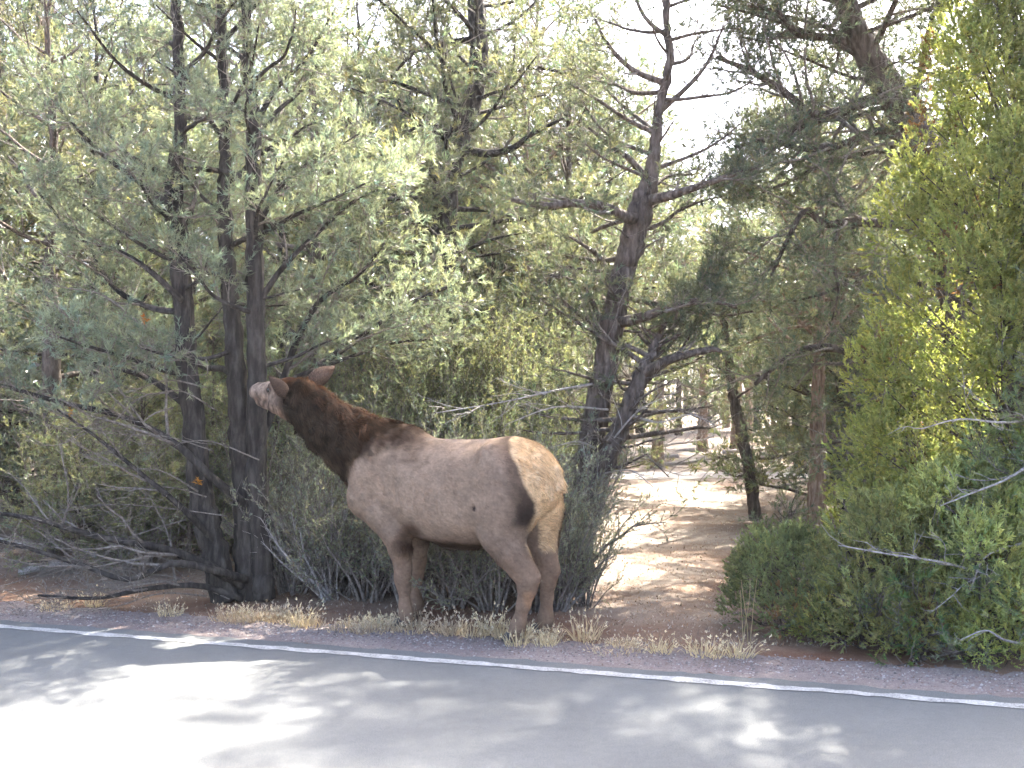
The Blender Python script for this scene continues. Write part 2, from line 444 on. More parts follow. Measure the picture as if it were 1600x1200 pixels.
def grow(rng, stems, prm, limbs_explicit=()):
    """stems: list of (path (n,3), radii). Returns trunks, limbs, bare twig mesh, needle mesh arrays"""
    q = dict(PINE); q.update(prm)
    limbs = []
    for (path, rad) in stems:
        seg = np.linalg.norm(np.diff(path, axis=0), axis=1); cum = np.concatenate([[0], np.cumsum(seg)])
        az = rng.rand() * TAU
        for i in range(q['nl']):
            f = q['f0'] + (1 - q['f0']) * (i + 0.8 * rng.rand()) / q['nl']
            s = f * cum[-1]; j = int(np.clip(np.searchsorted(cum, s) - 1, 0, len(path) - 2))
            fr = (s - cum[j]) / max(seg[j], 1e-6)
            p = path[j] + (path[j + 1] - path[j]) * fr; rr = rad[j] + (rad[j + 1] - rad[j]) * fr
            az += 2.4 + rng.normal() * 0.3
            g = (f - q['f0']) / (1 - q['f0'])
            L = q['Lmax'] * q['prof'](g) * (0.7 + 0.5 * rng.rand())
            d3 = np.array([math.cos(az), math.sin(az), 0])
            if q['az'] is not None: L *= q['az'](d3, p)
            if L < 0.15: continue
            e = R(q['e0'] + (q['e1'] - q['e0']) * g + rng.normal() * 9)
            d = np.array([math.cos(az) * math.cos(e), math.sin(az) * math.cos(e), math.sin(e)])
            r = min(rr * 0.6, q['rl'] * (0.4 + 0.7 * L / q['Lmax']))
            limbs.append((wander(rng, p - d * rr * 0.3, d, L, q['nlimb'], q['wob'], q['up']), r))
        top = path[-3:]
        limbs.append((np.array(top), rad[-2] * 0.9))
    for (pth, r0) in limbs_explicit: limbs.append((pth, r0))
    kids = []
    for (p, r) in limbs:
        kids += children_of(rng, p, r, q['sp2'], q['lf2'], q['ang2'], q['up'])
    allp = [k[0] for k in kids] + [l[0][len(l[0]) // 2 - 1:] for l in limbs]
    P, T, F = sample_paths(rng, allp, q['sp3'])
    n = len(P)
    lat = unit(rng.normal(size=(n, 3)) + np.array([0, 0, 0.35]))
    D = unit(T * 0.75 + lat * 0.8)
    TL = q['tw'] * (0.5 + rng.rand(n))
    E = P + D * TL[:, None]
    ax = stems[0][0]
    zz = ax[:, 2]
    cx = np.interp(P[:, 2], zz, ax[:, 0]); cy = np.interp(P[:, 2], zz, ax[:, 1])
    rel = np.hypot(P[:, 0] - cx, P[:, 1] - cy)
    lp = q['leaf'](F, P, rel)
    hasleaf = rng.rand(n) < lp
    if q['keep'] is not None:
        hasleaf &= q['keep'](E)
    tw = Acc()
    okt = np.ones(n, bool) if q['keep'] is None else q['keep'](E)
    tV, tQ = prisms(P[okt], E[okt], 0.0028, 0.0014); tw.add(tV, tQ)
    for (p, r) in kids:
        if q['keep'] is not None and not q['keep'](p[-1:])[0]: continue
        V, Q, T3 = tube(p, np.linspace(r, max(0.002, r * 0.35), len(p)), 4); tw.add(V, Q, T3)
    P1, D1, TL1 = P[hasleaf], D[hasleaf], TL[hasleaf]
    tp = P1 + D1 * (TL1 - 0.03)[:, None]; td = D1 + rng.normal(size=D1.shape) * 0.15 + np.array([0, 0, 0.15])
    mm = np.repeat(np.arange(len(P1)), q['mult'])
    mm = mm[rng.rand(len(mm)) < 0.85]
    sdir = unit(D1[mm] * 0.5 + unit(rng.normal(size=(len(mm), 3))) + np.array([0, 0, 0.2]))
    rt = P1[mm] + D1[mm] * (TL1[mm] * (0.25 + 0.8 * rng.rand(len(mm))))[:, None]
    sl2 = q['tw'] * (0.15 + 0.5 * rng.rand(len(mm)))
    tp2 = rt + sdir * sl2[:, None]
    td2 = unit(sdir + np.array([0, 0, 0.2]))
    if len(mm):
        V2, Q2 = prisms(rt, tp2 + td2 * 0.02, 0.002, 0.001); tw.add(V2, Q2)
    TP = np.vstack([tp, tp2]); TD = np.vstack([td, td2])
    cl = 0.72 + 0.56 * fbm(TP, 1.6)
    base = np.asarray(q['base'])[None] * cl[:, None]
    leafmesh = needles(rng, TP, TD, q['tk'], q['text'], q['nl_'], q['nw'], q['a0'], q['a1'], base, q['var'], 0.25, q['hue'])
    return limbs, tw, leafmesh

def limb_mesh(name, path, r, mat, off, sides=7, seed=0):
    n = max(6, len(path) * 3); p = smooth_path(path, n)
    V, Q, T = tube(p, np.linspace(r, max(0.004, r * 0.3), n), sides, 0.07, seed)
    return mesh_data(name, V - off, [Q, T], mat)

def stem_mesh(name, path, rad, mat, off, sides=14, seed=0, rough=0.10):
    n = len(path) * 8
    p = smooth_path(np.column_stack([path, rad]), n)
    g = np.random.RandomState(seed + 3)
    p[1:-1, :3] += g.normal(0, 0.006, (n - 2, 3))
    V, Q, T = tube(p[:, :3], np.maximum(p[:, 3], 0.004), sides, rough, seed)
    return mesh_data(name, V - off, [Q, T], mat)

def build_tree(name, label, cat, rng, stems, prm, bark, leafm='needle', explicit=(), group=None, split_limbs=True, origin=None, seed=0):
    """tree > trunk (one per stem), limb (each), twigs, crown"""
    base = np.array(stems[0][0][0]) if origin is None else np.array(origin)
    root = empty(name, base); tag(root, label, cat, group)
    limbs, tw, lf = grow(rng, stems, prm, explicit)
    for i, (p, r) in enumerate(stems):
        link("trunk", stem_mesh("trunk", p, r, M[bark], base, 16, seed + i), root)
    rest = Acc()
    for i, (p, r) in enumerate(limbs):
        if split_limbs and r > 0.016:
            link("limb", limb_mesh("limb", p, r, M[bark], base, 8, i), root)
        else:
            V, Q, T = tube(p, np.linspace(r, max(0.003, r * 0.3), len(p)), 5); rest.add(V, Q, T)
    if rest.n:
        tag(link("branches", rest.mesh("branches", M[bark], True, base), root), kind="stuff")
    if tw.n:
        tag(link("twigs", tw.mesh("twigs", M['twig'], True, base), root), kind="stuff")
    if len(lf[0]):
        link("crown", mesh_data("crown", lf[0] - base, [lf[1]], M[leafm], lf[2], False), root)
    return root

def px_path(pts):
    """[(u, v, Y, r), ...] -> path, radii"""
    return np.array([W(u, v, y) for (u, v, y, r) in pts]), np.array([r for (_, _, _, r) in pts])

#@STRUCTURE
# ------------------------------------------------------------------ ground, road, shoulder, path
def make_ground():
    xs = np.concatenate([np.linspace(-900, -30, 12), np.linspace(-26, 26, 131), np.linspace(30, 900, 12)])
    ys = np.concatenate([np.linspace(-300, -6, 8), np.linspace(-4, 4.4, 8), np.linspace(4.6, 26, 110), np.linspace(27, 80, 30), np.linspace(100, 1500, 10)])
    X, Y = np.meshgrid(xs, ys, indexing='ij')
    Z = ground_z(X, Y) - 0.035 * (1 - sstep(-0.05, 0.55, wcoord(X, Y)))
    V = np.stack([X, Y, Z], -1).reshape(-1, 3)
    ny = len(ys); i, j = np.meshgrid(np.arange(len(xs) - 1), np.arange(ny - 1), indexing='ij')
    Q = np.stack([i * ny + j, (i + 1) * ny + j, (i + 1) * ny + j + 1, i * ny + j + 1], -1).reshape(-1, 4)
    tag(link("ground", mesh_data("ground", V, [Q], M['ground'])), kind="structure")

def strip(name, w0, w1, z, mat, a0=-60, a1=60, n=240, jag=0.0, seed=1, z1=None, nw=4):
    g = np.random.RandomState(seed)
    a = np.concatenate([np.linspace(a0, -9, 30), np.linspace(-8.9, 8.9, n), np.linspace(9, a1, 30)])
    m = len(a); V = []
    for k in range(nw + 1):
        f = k / nw; w = w0 + (w1 - w0) * f
        j = g.normal(0, jag, m) if k in (0, nw) and jag else np.zeros(m)
        xy = LPT[None] + LDIR[None] * a[:, None] + LNOR[None] * (w + j)[:, None]
        zz = z + ((z1 - z) * f if z1 is not None else 0)
        V.append(np.column_stack([xy, np.full(m, zz)]))
    V = np.vstack(V)
    i, j = np.meshgrid(np.arange(nw), np.arange(m - 1), indexing='ij')
    Q = np.stack([i * m + j, i * m + j + 1, (i + 1) * m + j + 1, (i + 1) * m + j], -1).reshape(-1, 4)
    return tag(link(name, mesh_data(name, V, [Q], mat)), kind="structure")

make_ground()
strip("road", -9.5, 0.16, 0.0, M['asphalt'], jag=0.012, seed=2)
strip("road_edge_line", -0.036, 0.040, 0.004, M['paint'], jag=0.009, seed=4)
strip("road_shoulder", 0.13, 0.68, -0.004, M['shoulder'], jag=0.035, seed=3, z1=-0.01)

def make_path():
    n = 90; xs = np.linspace(-16, 16, n); g = np.random.RandomState(8)
    rows = []
    for f in np.linspace(0, 1, 5):
        y = 17.25 + 1.25 * f + 0.25 * np.sin(xs * 0.35) + (g.normal(0, 0.09, n) if f in (0, 1) else 0)
        rows.append(np.column_stack([xs, y, ground_z(xs, y) + 0.012]))
    V = np.vstack(rows); i, j = np.meshgrid(np.arange(4), np.arange(n - 1), indexing='ij')
    Q = np.stack([i * n + j, i * n + j + 1, (i + 1) * n + j + 1, (i + 1) * n + j], -1).reshape(-1, 4)
    tag(link("path", mesh_data("path", V, [Q], M['path'])), kind="structure")
make_path()

def pebbles(name, P, size, colr, mat, kind="stuff", seed=0):
    """tiny uneven stones: squashed octahedra"""
    g = np.random.RandomState(seed); n = len(P)
    o = np.array([[1, 0, 0], [-1, 0, 0], [0, 1, 0], [0, -1, 0], [0, 0, 1], [0, 0, -1.0]])
    V = o[None] * (size[:, None, None] * (0.6 + 0.8 * g.rand(n, 6, 1))); V[:, :, 2] *= 0.6
    a = g.rand(n) * TAU; c, s = np.cos(a)[:, None], np.sin(a)[:, None]
    x = V[..., 0] * c - V[..., 1] * s; y = V[..., 0] * s + V[..., 1] * c
    V = np.stack([x, y, V[..., 2]], -1) + P[:, None]
    f = np.array([[0, 2, 4], [2, 1, 4], [1, 3, 4], [3, 0, 4], [2, 0, 5], [1, 2, 5], [3, 1, 5], [0, 3, 5]])
    T = (np.arange(n) * 6)[:, None, None] + f[None]
    C = np.repeat(colr[:, None], 6, 1).reshape(-1, 3)
    return tag(link(name, mesh_data(name, V.reshape(-1, 3), [T.reshape(-1, 3)], mat, C, False)), kind=kind)

def shoulder_gravel():
    g = np.random.RandomState(21); n = 13000
    a = g.uniform(-6.5, 5.0, n); w = g.triangular(0.12, 0.42, 0.76, n)
    xy = LPT + LDIR * a[:, None] + LNOR * w[:, None]
    sz = 0.0035 + 0.007 * g.rand(n) ** 3
    P = np.column_stack([xy, -0.006 + sz * 0.2])
    b = np.array([[0.19, 0.165, 0.155], [0.26, 0.23, 0.215], [0.14, 0.125, 0.12], [0.34, 0.315, 0.30], [0.21, 0.15, 0.13]])
    pebbles("shoulder_stones", P, sz, b[g.randint(0, 5, n)] * (0.8 + 0.4 * g.rand(n, 1)), M['stone'], seed=2)
shoulder_gravel()

def forest_litter():
    g = np.random.RandomState(31)
    A = Acc(); n = 48000
    y = 6.3 + 16 * g.rand(n) ** 1.7; x = g.uniform(-0.55, 0.56, n) * y * 1.05
    ok = (wcoord(x, y) > 0.60) & ((y < 17.1) | (y > 18.8)); x, y = x[ok], y[ok]; n = len(x)
    z = ground_z(x, y); P = np.column_stack([x, y, z + 0.004])
    d = unit(np.column_stack([g.normal(size=n), g.normal(size=n), 0.25 * g.normal(size=n)]))
    L = (0.008 + 0.035 * g.rand(n) ** 2)[:, None] * (0.6 + 0.05 * y)[:, None]
    s = unit(np.cross(d, np.array([0, 0, 1.0]))) * (0.002 + 0.005 * g.rand(n))[:, None] * (0.6 + 0.05 * y)[:, None]
    V = np.stack([P - s, P + s, P + d * L + np.array([0, 0, 0.012])], 1).reshape(-1, 3)
    b = np.array([[0.36, 0.30, 0.22], [0.22, 0.15, 0.10], [0.45, 0.40, 0.33], [0.16, 0.12, 0.09], [0.33, 0.2, 0.12]])
    C = np.repeat(b[g.randint(0, 5, n)], 3, 0)
    A.add(V, None, np.arange(3 * n).reshape(-1, 3), C)
    tag(link("forest_litter", A.mesh("forest_litter", M['litter'], False)), kind="stuff")
forest_litter()

#@ELK
# ------------------------------------------------------------------ the elk
TH = R(28)
EF = np.array([-math.cos(TH), math.sin(TH), 0]); EL = np.array([-math.sin(TH), -math.cos(TH), 0])
EO = np.array([-0.278, 6.71, 0.0])
def loc(P):
    r = np.asarray(P, float) - EO
    return np.stack([r @ EF, r @ EL, r[..., 2]], -1)
def unloc(P):
    P = np.asarray(P, float)
    return EO + P[..., 0:1] * EF + P[..., 1:2] * EL + P[..., 2:3] * np.array([0, 0, 1.0])

class SDF:
    def __init__(s, lo, hi, h):
        s.lo = np.array(lo); s.h = h
        s.ax = [np.arange(lo[i], hi[i], h, dtype=np.float32) for i in range(3)]
        s.F = np.full([len(a) for a in s.ax], 0.5, np.float32)
    def region(s, lo, hi):
        sl = []
        for i in range(3):
            a = int(np.clip((lo[i] - s.lo[i]) / s.h, 0, len(s.ax[i]))); b = int(np.clip((hi[i] - s.lo[i]) / s.h + 2, 0, len(s.ax[i])))
            sl.append(slice(a, b))
        g = [s.ax[i][sl[i]] for i in range(3)]
        return tuple(sl), g[0][:, None, None], g[1][None, :, None], g[2][None, None, :]
    def smin(s, sl, d, k):
        a = s.F[sl]; h = np.maximum(k - np.abs(a - d), 0) / k
        s.F[sl] = np.minimum(a, d) - h * h * k * 0.25
    def cone(s, a, b, ra, rb, k=0.03, sq=1.0):
        a = np.array(a, float); b = np.array(b, float); m = max(ra, rb) + k + 0.03
        sl, x, y, z = s.region(np.minimum(a, b) - m, np.maximum(a, b) + m)
        ba = b - a; bb = max((ba ** 2).sum(), 1e-9)
        h = np.clip(((x - a[0]) * ba[0] + (y - a[1]) * ba[1] + (z - a[2]) * ba[2]) / bb, 0, 1)
        dx = x - a[0] - h * ba[0]; dy = (y - a[1] - h * ba[1]) / sq; dz = z - a[2] - h * ba[2]
        s.smin(sl, np.sqrt(dx * dx + dy * dy + dz * dz) - (ra + (rb - ra) * h), k)
    def carve(s, c, r, k, st=(1, 1, 1)):
        c = np.array(c, float); m = max(np.array(st) * r) + k + 0.02
        sl, x, y, z = s.region(c - m, c + m)
        d = np.sqrt(((x - c[0]) / st[0]) ** 2 + ((y - c[1]) / st[1]) ** 2 + ((z - c[2]) / st[2]) ** 2) - r
        a = s.F[sl]; h = np.maximum(k - np.abs(a + d), 0) / k
        s.F[sl] = np.maximum(a, -d) + h * h * k * 0.25
    def chain(s, pts, k=0.03, sq=1.0):
        for p, q in zip(pts[:-1], pts[1:]): s.cone(p[:3], q[:3], p[3], q[3], k, sq)

def surface_nets(F, lo, h):
    ins = F < 0
    c = sum(ins[i:F.shape[0] - 1 + i, j:F.shape[1] - 1 + j, k:F.shape[2] - 1 + k].astype(np.int8) for i in (0, 1) for j in (0, 1) for k in (0, 1))
    act = (c > 0) & (c < 8)
    I = np.argwhere(act); idx = np.full(act.shape, -1, np.int64); idx[tuple(I.T)] = np.arange(len(I))
    S = np.zeros((len(I), 3)); cnt = np.zeros(len(I))
    co = [(i, j, k) for i in (0, 1) for j in (0, 1) for k in (0, 1)]
    for a in co:
        for b in co:
            if sum(b) - sum(a) == 1 and all(q >= p for p, q in zip(a, b)):
                fa = F[tuple((I + a).T)]; fb = F[tuple((I + b).T)]
                m = (fa < 0) != (fb < 0)
                t = fa[m] / (fa[m] - fb[m])
                S[m] += np.array(a) + (np.array(b) - np.array(a)) * t[:, None]; cnt[m] += 1
    V = (I + S / cnt[:, None]) * h + lo
    Q = []
    for ax in range(3):
        b_, c_ = (ax + 1) % 3, (ax + 2) % 3
        s0 = [slice(None)] * 3; s1 = [slice(None)] * 3
        s0[ax] = slice(0, -1); s1[ax] = slice(1, None)
        A, B = ins[tuple(s0)], ins[tuple(s1)]
        E = np.argwhere(A != B)
        E = E[(E[:, b_] > 0) & (E[:, c_] > 0) & (E[:, b_] < F.shape[b_] - 1) & (E[:, c_] < F.shape[c_] - 1)]
        up = A[tuple(E.T)]
        def cell(db, dc):
            e = E.copy(); e[:, b_] += db; e[:, c_] += dc; return idx[tuple(e.T)]
        q = np.stack([cell(-1, -1), cell(0, -1), cell(0, 0), cell(-1, 0)], -1)
        q[~up] = q[~up][:, ::-1]
        Q.append(q)
    return V, np.vstack(Q)

HY = 7.02                                             # depth of the poll
HP = W(467, 612, HY)
HPH, HPI = R(36), R(4)
HD = np.array([-math.cos(HPH) * math.cos(HPI), math.sin(HPH) * math.cos(HPI), math.sin(HPI)])
HLAT = np.array([-math.sin(HPH), -math.cos(HPH), 0]); HUP = np.cross(HD, HLAT)
def head_pt(a, b, c): return HP + HD * a + HLAT * b + HUP * c

SB = ([0.48, 0.56, 0.64, 0.72, 0.8, 0.86, 0.94, 1.02, 1.1, 1.2, 1.27, 1.4], [-0.52, -0.475, -0.485, -0.515, -0.56, -0.572, -0.548, -0.512, -0.47, -0.395, -0.32, -0.26])
def elk_colour(L):
    """coat colours by place on the animal, linear"""
    s, t, z = L[:, 0], L[:, 1], L[:, 2]
    n = fbm(L, 6) - 0.5; n2 = fbm(L + 9, 22) - 0.5
    wv = unloc(L) - HP
    a, b, c = wv @ HD, wv @ HLAT, wv @ HUP
    C = np.tile(np.array([0.335, 0.250, 0.190]), (len(L), 1))
    def mix(col_, m):
        m = np.clip(m, 0, 1)[:, None]; C[:] = C * (1 - m) + np.array(col_) * m
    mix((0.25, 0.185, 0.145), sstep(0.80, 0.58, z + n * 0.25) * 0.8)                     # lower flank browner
    mix((0.235, 0.175, 0.14), sstep(-0.15, -0.4, s + n * 0.2) * 0.6)                       # haunch
    mix((0.245, 0.168, 0.122), sstep(0.64, 0.44, z + n * 0.1))                              # legs
    mix((0.215, 0.155, 0.115), sstep(0.16, 0.05, z))
    mix((0.40, 0.24, 0.15), sstep(0.045, 0.02, np.hypot(s + 0.535, (z - 0.275) * 0.6)) * (t > 0) * 0.8)
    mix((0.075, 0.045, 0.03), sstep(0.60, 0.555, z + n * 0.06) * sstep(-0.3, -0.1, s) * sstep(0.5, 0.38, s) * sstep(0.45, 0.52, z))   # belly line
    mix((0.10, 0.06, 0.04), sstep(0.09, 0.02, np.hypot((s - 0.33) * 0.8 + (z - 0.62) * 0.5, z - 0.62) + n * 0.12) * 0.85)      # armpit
    top = np.interp(s, [-0.3, 0, 0.3, 0.45, 0.57, 0.7, 0.85], [1.27, 1.25, 1.26, 1.325, 1.335, 1.30, 1.27])
    mix((0.062, 0.036, 0.023), sstep(0.26, 0.04, top - z + n * 0.30 + n2 * 0.15) * sstep(0.12, 0.46, s + n * 0.2) * 0.97)   # dark hump over the withers
    mix((0.42, 0.36, 0.31), sstep(0.05, 0.01, top - z) * sstep(0.34, 0.2, s) * sstep(-0.25, -0.1, s) * (0.4 + n) )
    sl_ = 0.66 + (1.30 - z) * 0.60
    nk = sstep(-0.05, 0.07, s - sl_ + n * 0.34 + n2 * 0.16)
    mix((0.052, 0.035, 0.026), nk)                                                       # dark mane
    low = sstep(-0.10, -0.34, (z - 1.30) - (s - 1.0) * 0.55 + n * 0.3)
    mix((0.20, 0.142, 0.105), nk * low * 0.85)                                           # paler throat side
    mix((0.075, 0.027, 0.008), nk * sstep(0.10, 0.24, (z - 1.16) - (s - 0.85) * 0.9 + n2 * 0.1) * 0.45)  # orange glow of the sunlit crest put into the mane colour
    hd = sstep(-0.02, 0.06, a + n * 0.06) * sstep(-0.24, -0.15, c)
    mix((0.09, 0.036, 0.012), hd * sstep(0.0, 0.05, c + 0.03))                           # dark brown crown, backlit orange put into its colour
    mix((0.31, 0.245, 0.205), sstep(0.06, 0.20, a + n * 0.05 - c * 0.25) * sstep(-0.27, -0.18, c))  # pale face
    mix((0.30, 0.20, 0.14), sstep(0.0, 0.1, a) * sstep(-0.10, -0.17, c) * 0.5)
    mix((0.10, 0.07, 0.055), sstep(0.055, 0.03, np.abs(a - 0.215) + np.abs(c - 0.0) + 0.4 * np.maximum(0, 0.07 - np.abs(b))))     # round the eye
    mix((0.07, 0.05, 0.04), sstep(0.41, 0.44, a) * sstep(-0.07, -0.02, c) * sstep(0.03, 0.0, c) * 0.6)
    mix((0.10, 0.07, 0.055), sstep(0.016, 0.004, np.abs(c + 0.083 - (0.43 - a) * 0.14)) * sstep(0.33, 0.38, a) * 0.8)
    mix((0.16, 0.11, 0.085), sstep(0.02, -0.03, c) * sstep(0.14, 0.24, a) * sstep(-0.05, -0.09, c) * 0.6)     # mouth line
    sb = np.interp(z, SB[0], SB[1]) + n * 0.05
    mix((0.055, 0.038, 0.030), sstep(0.14, 0.03, s - sb + n * 0.12) * sstep(1.12, 0.86, z) * sstep(0.68, 0.76, z) * 0.97)
    mix((0.03, 0.02, 0.017), sstep(0.07, 0.03, np.hypot(s + 0.535, (z - 0.79) * 0.7) + n * 0.05) * 0.9)
    mix((0.05, 0.035, 0.03), sstep(0.022, 0.010, np.hypot(s + 0.205, z - 0.826) + n2 * 0.02))
    mix((0.12, 0.082, 0.062), sstep(0.10, 0.01, s - sb + n * 0.06) * sstep(0.9, 1.05, z) * 0.85)
    mix((0.80, 0.595, 0.375), sstep(0.012, -0.012, s - sb) * sstep(0.50, 0.58, z) * np.maximum(sstep(0.76, 0.82, z), sstep(0.20, 0.12, np.abs(t))))          # pale rump
    mix((0.84, 0.66, 0.46), sstep(-0.04, -0.12, s - sb) * sstep(1.12, 0.9, z) * sstep(0.62, 0.75, z) * 0.7)
    n3 = fbm(L * np.array([1, 1, 2.2]) + 5, 55) - 0.5
    C *= np.clip(1 + n2 * 0.45 + n * 0.40 + n3 * 0.7, 0.35, 1.8)[:, None]
    hair = fbm(np.column_stack([s * 1.0 + z * 0.5, t, (z - s * 0.5) * 0.35]) + 13, 42) - 0.5
    C *= np.clip(1 + nk * hair * 2.4, 0.35, 2.2)[:, None]
    sp = fbm(L * np.array([1, 1, 1]) + 31, 15)
    mix((0.06, 0.04, 0.03), sstep(0.735, 0.78, sp) * sstep(0.35, 0.6, s) * sstep(0.95, 0.8, s) * 0.8)
    C *= np.array([0.74, 0.69, 0.62])
    return np.clip(C, 0.008, 0.85)

def ear_grid(base, d, side, cup, L=0.185, w=0.050, nu=10, nv=9):
    u = np.linspace(0, 1, nu)[:, None]; v = np.linspace(-1, 1, nv)[None]
    wid = w * np.clip(np.sin(np.pi * np.clip(u, 0.0, 1) ** 0.75), 0, 1) ** 0.75 + 0.012 * (1 - u)
    P = base + (d * L)[None, None] * u[..., None] + side[None, None] * (wid * v)[..., None] + cup[None, None] * (-0.045 * (1 - v ** 2) * np.sin(np.pi * np.clip(u * 0.9 + 0.1, 0, 1)))[..., None]
    P2 = P + cup[None, None] * 0.007
    n = nu * nv
    V = np.vstack([P.reshape(-1, 3), P2.reshape(-1, 3)])
    i, j = np.meshgrid(np.arange(nu - 1), np.arange(nv - 1), indexing='ij')
    q = np.stack([i * nv + j, i * nv + j + 1, (i + 1) * nv + j + 1, (i + 1) * nv + j], -1).reshape(-1, 4)
    b = [k for k in range(nv)] + [k * nv + nv - 1 for k in range(1, nu)] + [(nu - 1) * nv + k for k in range(nv - 2, -1, -1)] + [k * nv for k in range(nu - 2, 0, -1)]
    rim = np.array([[b[k], b[(k + 1) % len(b)], b[(k + 1) % len(b)] + n, b[k] + n] for k in range(len(b))])
    inner = np.concatenate([np.zeros(n), np.ones(n)])
    vv = np.tile(np.abs(np.broadcast_to(v, (nu, nv)).ravel()), 2)
    return V, np.vstack([q[:, ::-1], q + n, rim]), inner, vv

def make_elk():
    S = SDF((-0.80, -0.46, 0.0), (1.86, 0.66, 1.78), 0.0105)
    tb = np.array([  # s, top, bottom, half width
        [-0.640, 1.00, 0.93, 0.03], [-0.620, 1.09, 0.86, 0.11], [-0.58, 1.15, 0.79, 0.17], [-0.51, 1.205, 0.72, 0.228], [-0.40, 1.252, 0.66, 0.275],
        [-0.30, 1.265, 0.615, 0.292], [-0.15, 1.245, 0.565, 0.310], [0.0, 1.238, 0.535, 0.318], [0.15, 1.236, 0.54, 0.312], [0.30, 1.245, 0.56, 0.298],
        [0.45, 1.315, 0.585, 0.278], [0.57, 1.33, 0.60, 0.262], [0.68, 1.308, 0.62, 0.24], [0.79, 1.275, 0.68, 0.198], [0.87, 1.16, 0.75, 0.145], [0.92, 1.02, 0.85, 0.06]])
    sl, x, y, z = S.region((-0.79, -0.45, 0.4), (1.05, 0.45, 1.45))
    xs = x[:, 0, 0]; tt = smooth_path(tb, 200)
    tp = np.interp(xs, tt[:, 0], tt[:, 1])[:, None, None]; bt = np.interp(xs, tt[:, 0], tt[:, 2])[:, None, None]; hw = np.interp(xs, tt[:, 0], tt[:, 3])[:, None, None]
    zc = (tp + bt) / 2 - 0.02; hu = np.maximum(tp - zc, 0.03); hl = np.maximum(zc - bt, 0.03)
    hh = np.where(z > zc, hu, hl); hw = np.maximum(hw, 0.03)
    ww = hw * np.where(z > zc, 1 - 0.16 * np.clip((z - zc) / hu, 0, 1) ** 2, 1.0)
    q = (np.abs(y / ww) ** 2.25 + np.abs((z - zc) / hh) ** 2.25) ** (1 / 2.25)
    d = (q - 1) * np.minimum(hw, hh) * 0.9
    over = np.maximum(np.maximum(tb[0, 0] - x, x - tb[-1, 0]), 0)
    S.smin(sl, d + over, 0.02)
    pc = lambda u, v, Y, r: tuple(loc(W(u, v, Y))) + (r,)
    # neck
    neck = [pc(604, 730, 6.95, 0.24), pc(572, 709, 6.98, 0.212), pc(540, 687, 7.0, 0.184), pc(511, 664, 7.01, 0.163), pc(487, 641, 7.01, 0.142), pc(471, 620, 7.02, 0.118)]
    S.chain(neck, 0.05, 0.72)
    # head
    def hc(pts, k=0.03):
        S.chain([tuple(loc(head_pt(a, b, c))) + (r,) for (a, b, c, r) in pts], k)
    hc([(-0.02, 0, -0.015, 0.095), (0.10, 0, -0.005, 0.092), (0.19, 0, -0.012, 0.080), (0.30, 0, -0.022, 0.066), (0.40, 0, -0.030, 0.060), (0.44, 0, -0.034, 0.050)])
    hc([(0.02, 0.0, -0.13, 0.085), (0.10, 0.0, -0.125, 0.075), (0.22, 0, -0.112, 0.056), (0.33, 0, -0.104, 0.038), (0.395, 0, -0.104, 0.030)], 0.025)
    for sg in (1, -1):
        hc([(0.13, sg * 0.055, 0.03, 0.035), (0.20, sg * 0.062, 0.030, 0.026)], 0.03)      # brow
        hc([(0.08, sg * 0.05, -0.09, 0.055), (0.18, sg * 0.045, -0.07, 0.045)], 0.03)      # cheek
        hc([(0.405, sg * 0.028, -0.02, 0.030), (0.43, sg * 0.03, -0.03, 0.022)], 0.02)     # nostril wing
        ez = -0.03 if sg > 0 else 0.045
        hc([(0.0, sg * 0.075, ez, 0.035), (0.0, sg * 0.10, ez + 0.015, 0.028)], 0.03)         # ear root
    # legs
    S.chain([(0.68, 0.13, 0.98, 0.16), (0.70, 0.15, 0.83, 0.135), (0.56, 0.155, 0.72, 0.115), (0.475, 0.16, 0.62, 0.095), (0.435, 0.16, 0.50, 0.072), (0.418, 0.155, 0.39, 0.054),
             (0.420, 0.155, 0.31, 0.052), (0.413, 0.15, 0.245, 0.037), (0.408, 0.15, 0.14, 0.034), (0.395, 0.15, 0.08, 0.041), (0.412, 0.15, 0.02, 0.046)], 0.04)
    S.chain([(0.68, -0.13, 0.98, 0.16), (0.68, -0.15, 0.83, 0.13), (0.56, -0.15, 0.72, 0.11), (0.52, -0.15, 0.62, 0.09), (0.50, -0.15, 0.50, 0.070), (0.50, -0.15, 0.39, 0.054),
             (0.515, -0.15, 0.31, 0.051), (0.513, -0.145, 0.245, 0.037), (0.52, -0.145, 0.14, 0.034), (0.51, -0.145, 0.075, 0.044), (0.53, -0.145, 0.02, 0.046)], 0.04)
    S.chain([(-0.36, 0.10, 0.98, 0.21), (-0.34, 0.135, 0.78, 0.19), (-0.335, 0.165, 0.66, 0.138), (-0.395, 0.17, 0.55, 0.100), (-0.462, 0.17, 0.455, 0.070), (-0.512, 0.165, 0.39, 0.060),
             (-0.507, 0.16, 0.33, 0.053), (-0.480, 0.16, 0.23, 0.040), (-0.45, 0.155, 0.13, 0.037), (-0.435, 0.155, 0.08, 0.044), (-0.415, 0.155, 0.02, 0.048)], 0.04)
    S.cone((-0.47, 0.168, 0.56, ), (-0.563, 0.165, 0.415), 0.035, 0.034, 0.05)
    S.chain([(-0.40, -0.10, 0.98, 0.20), (-0.42, -0.13, 0.78, 0.175), (-0.42, -0.15, 0.66, 0.135), (-0.45, -0.15, 0.54, 0.100), (-0.475, -0.15, 0.45, 0.074), (-0.50, -0.145, 0.38, 0.060),
             (-0.50, -0.14, 0.32, 0.047), (-0.495, -0.14, 0.23, 0.038), (-0.49, -0.14, 0.13, 0.036), (-0.485, -0.14, 0.075, 0.046), (-0.465, -0.14, 0.02, 0.047)], 0.04)
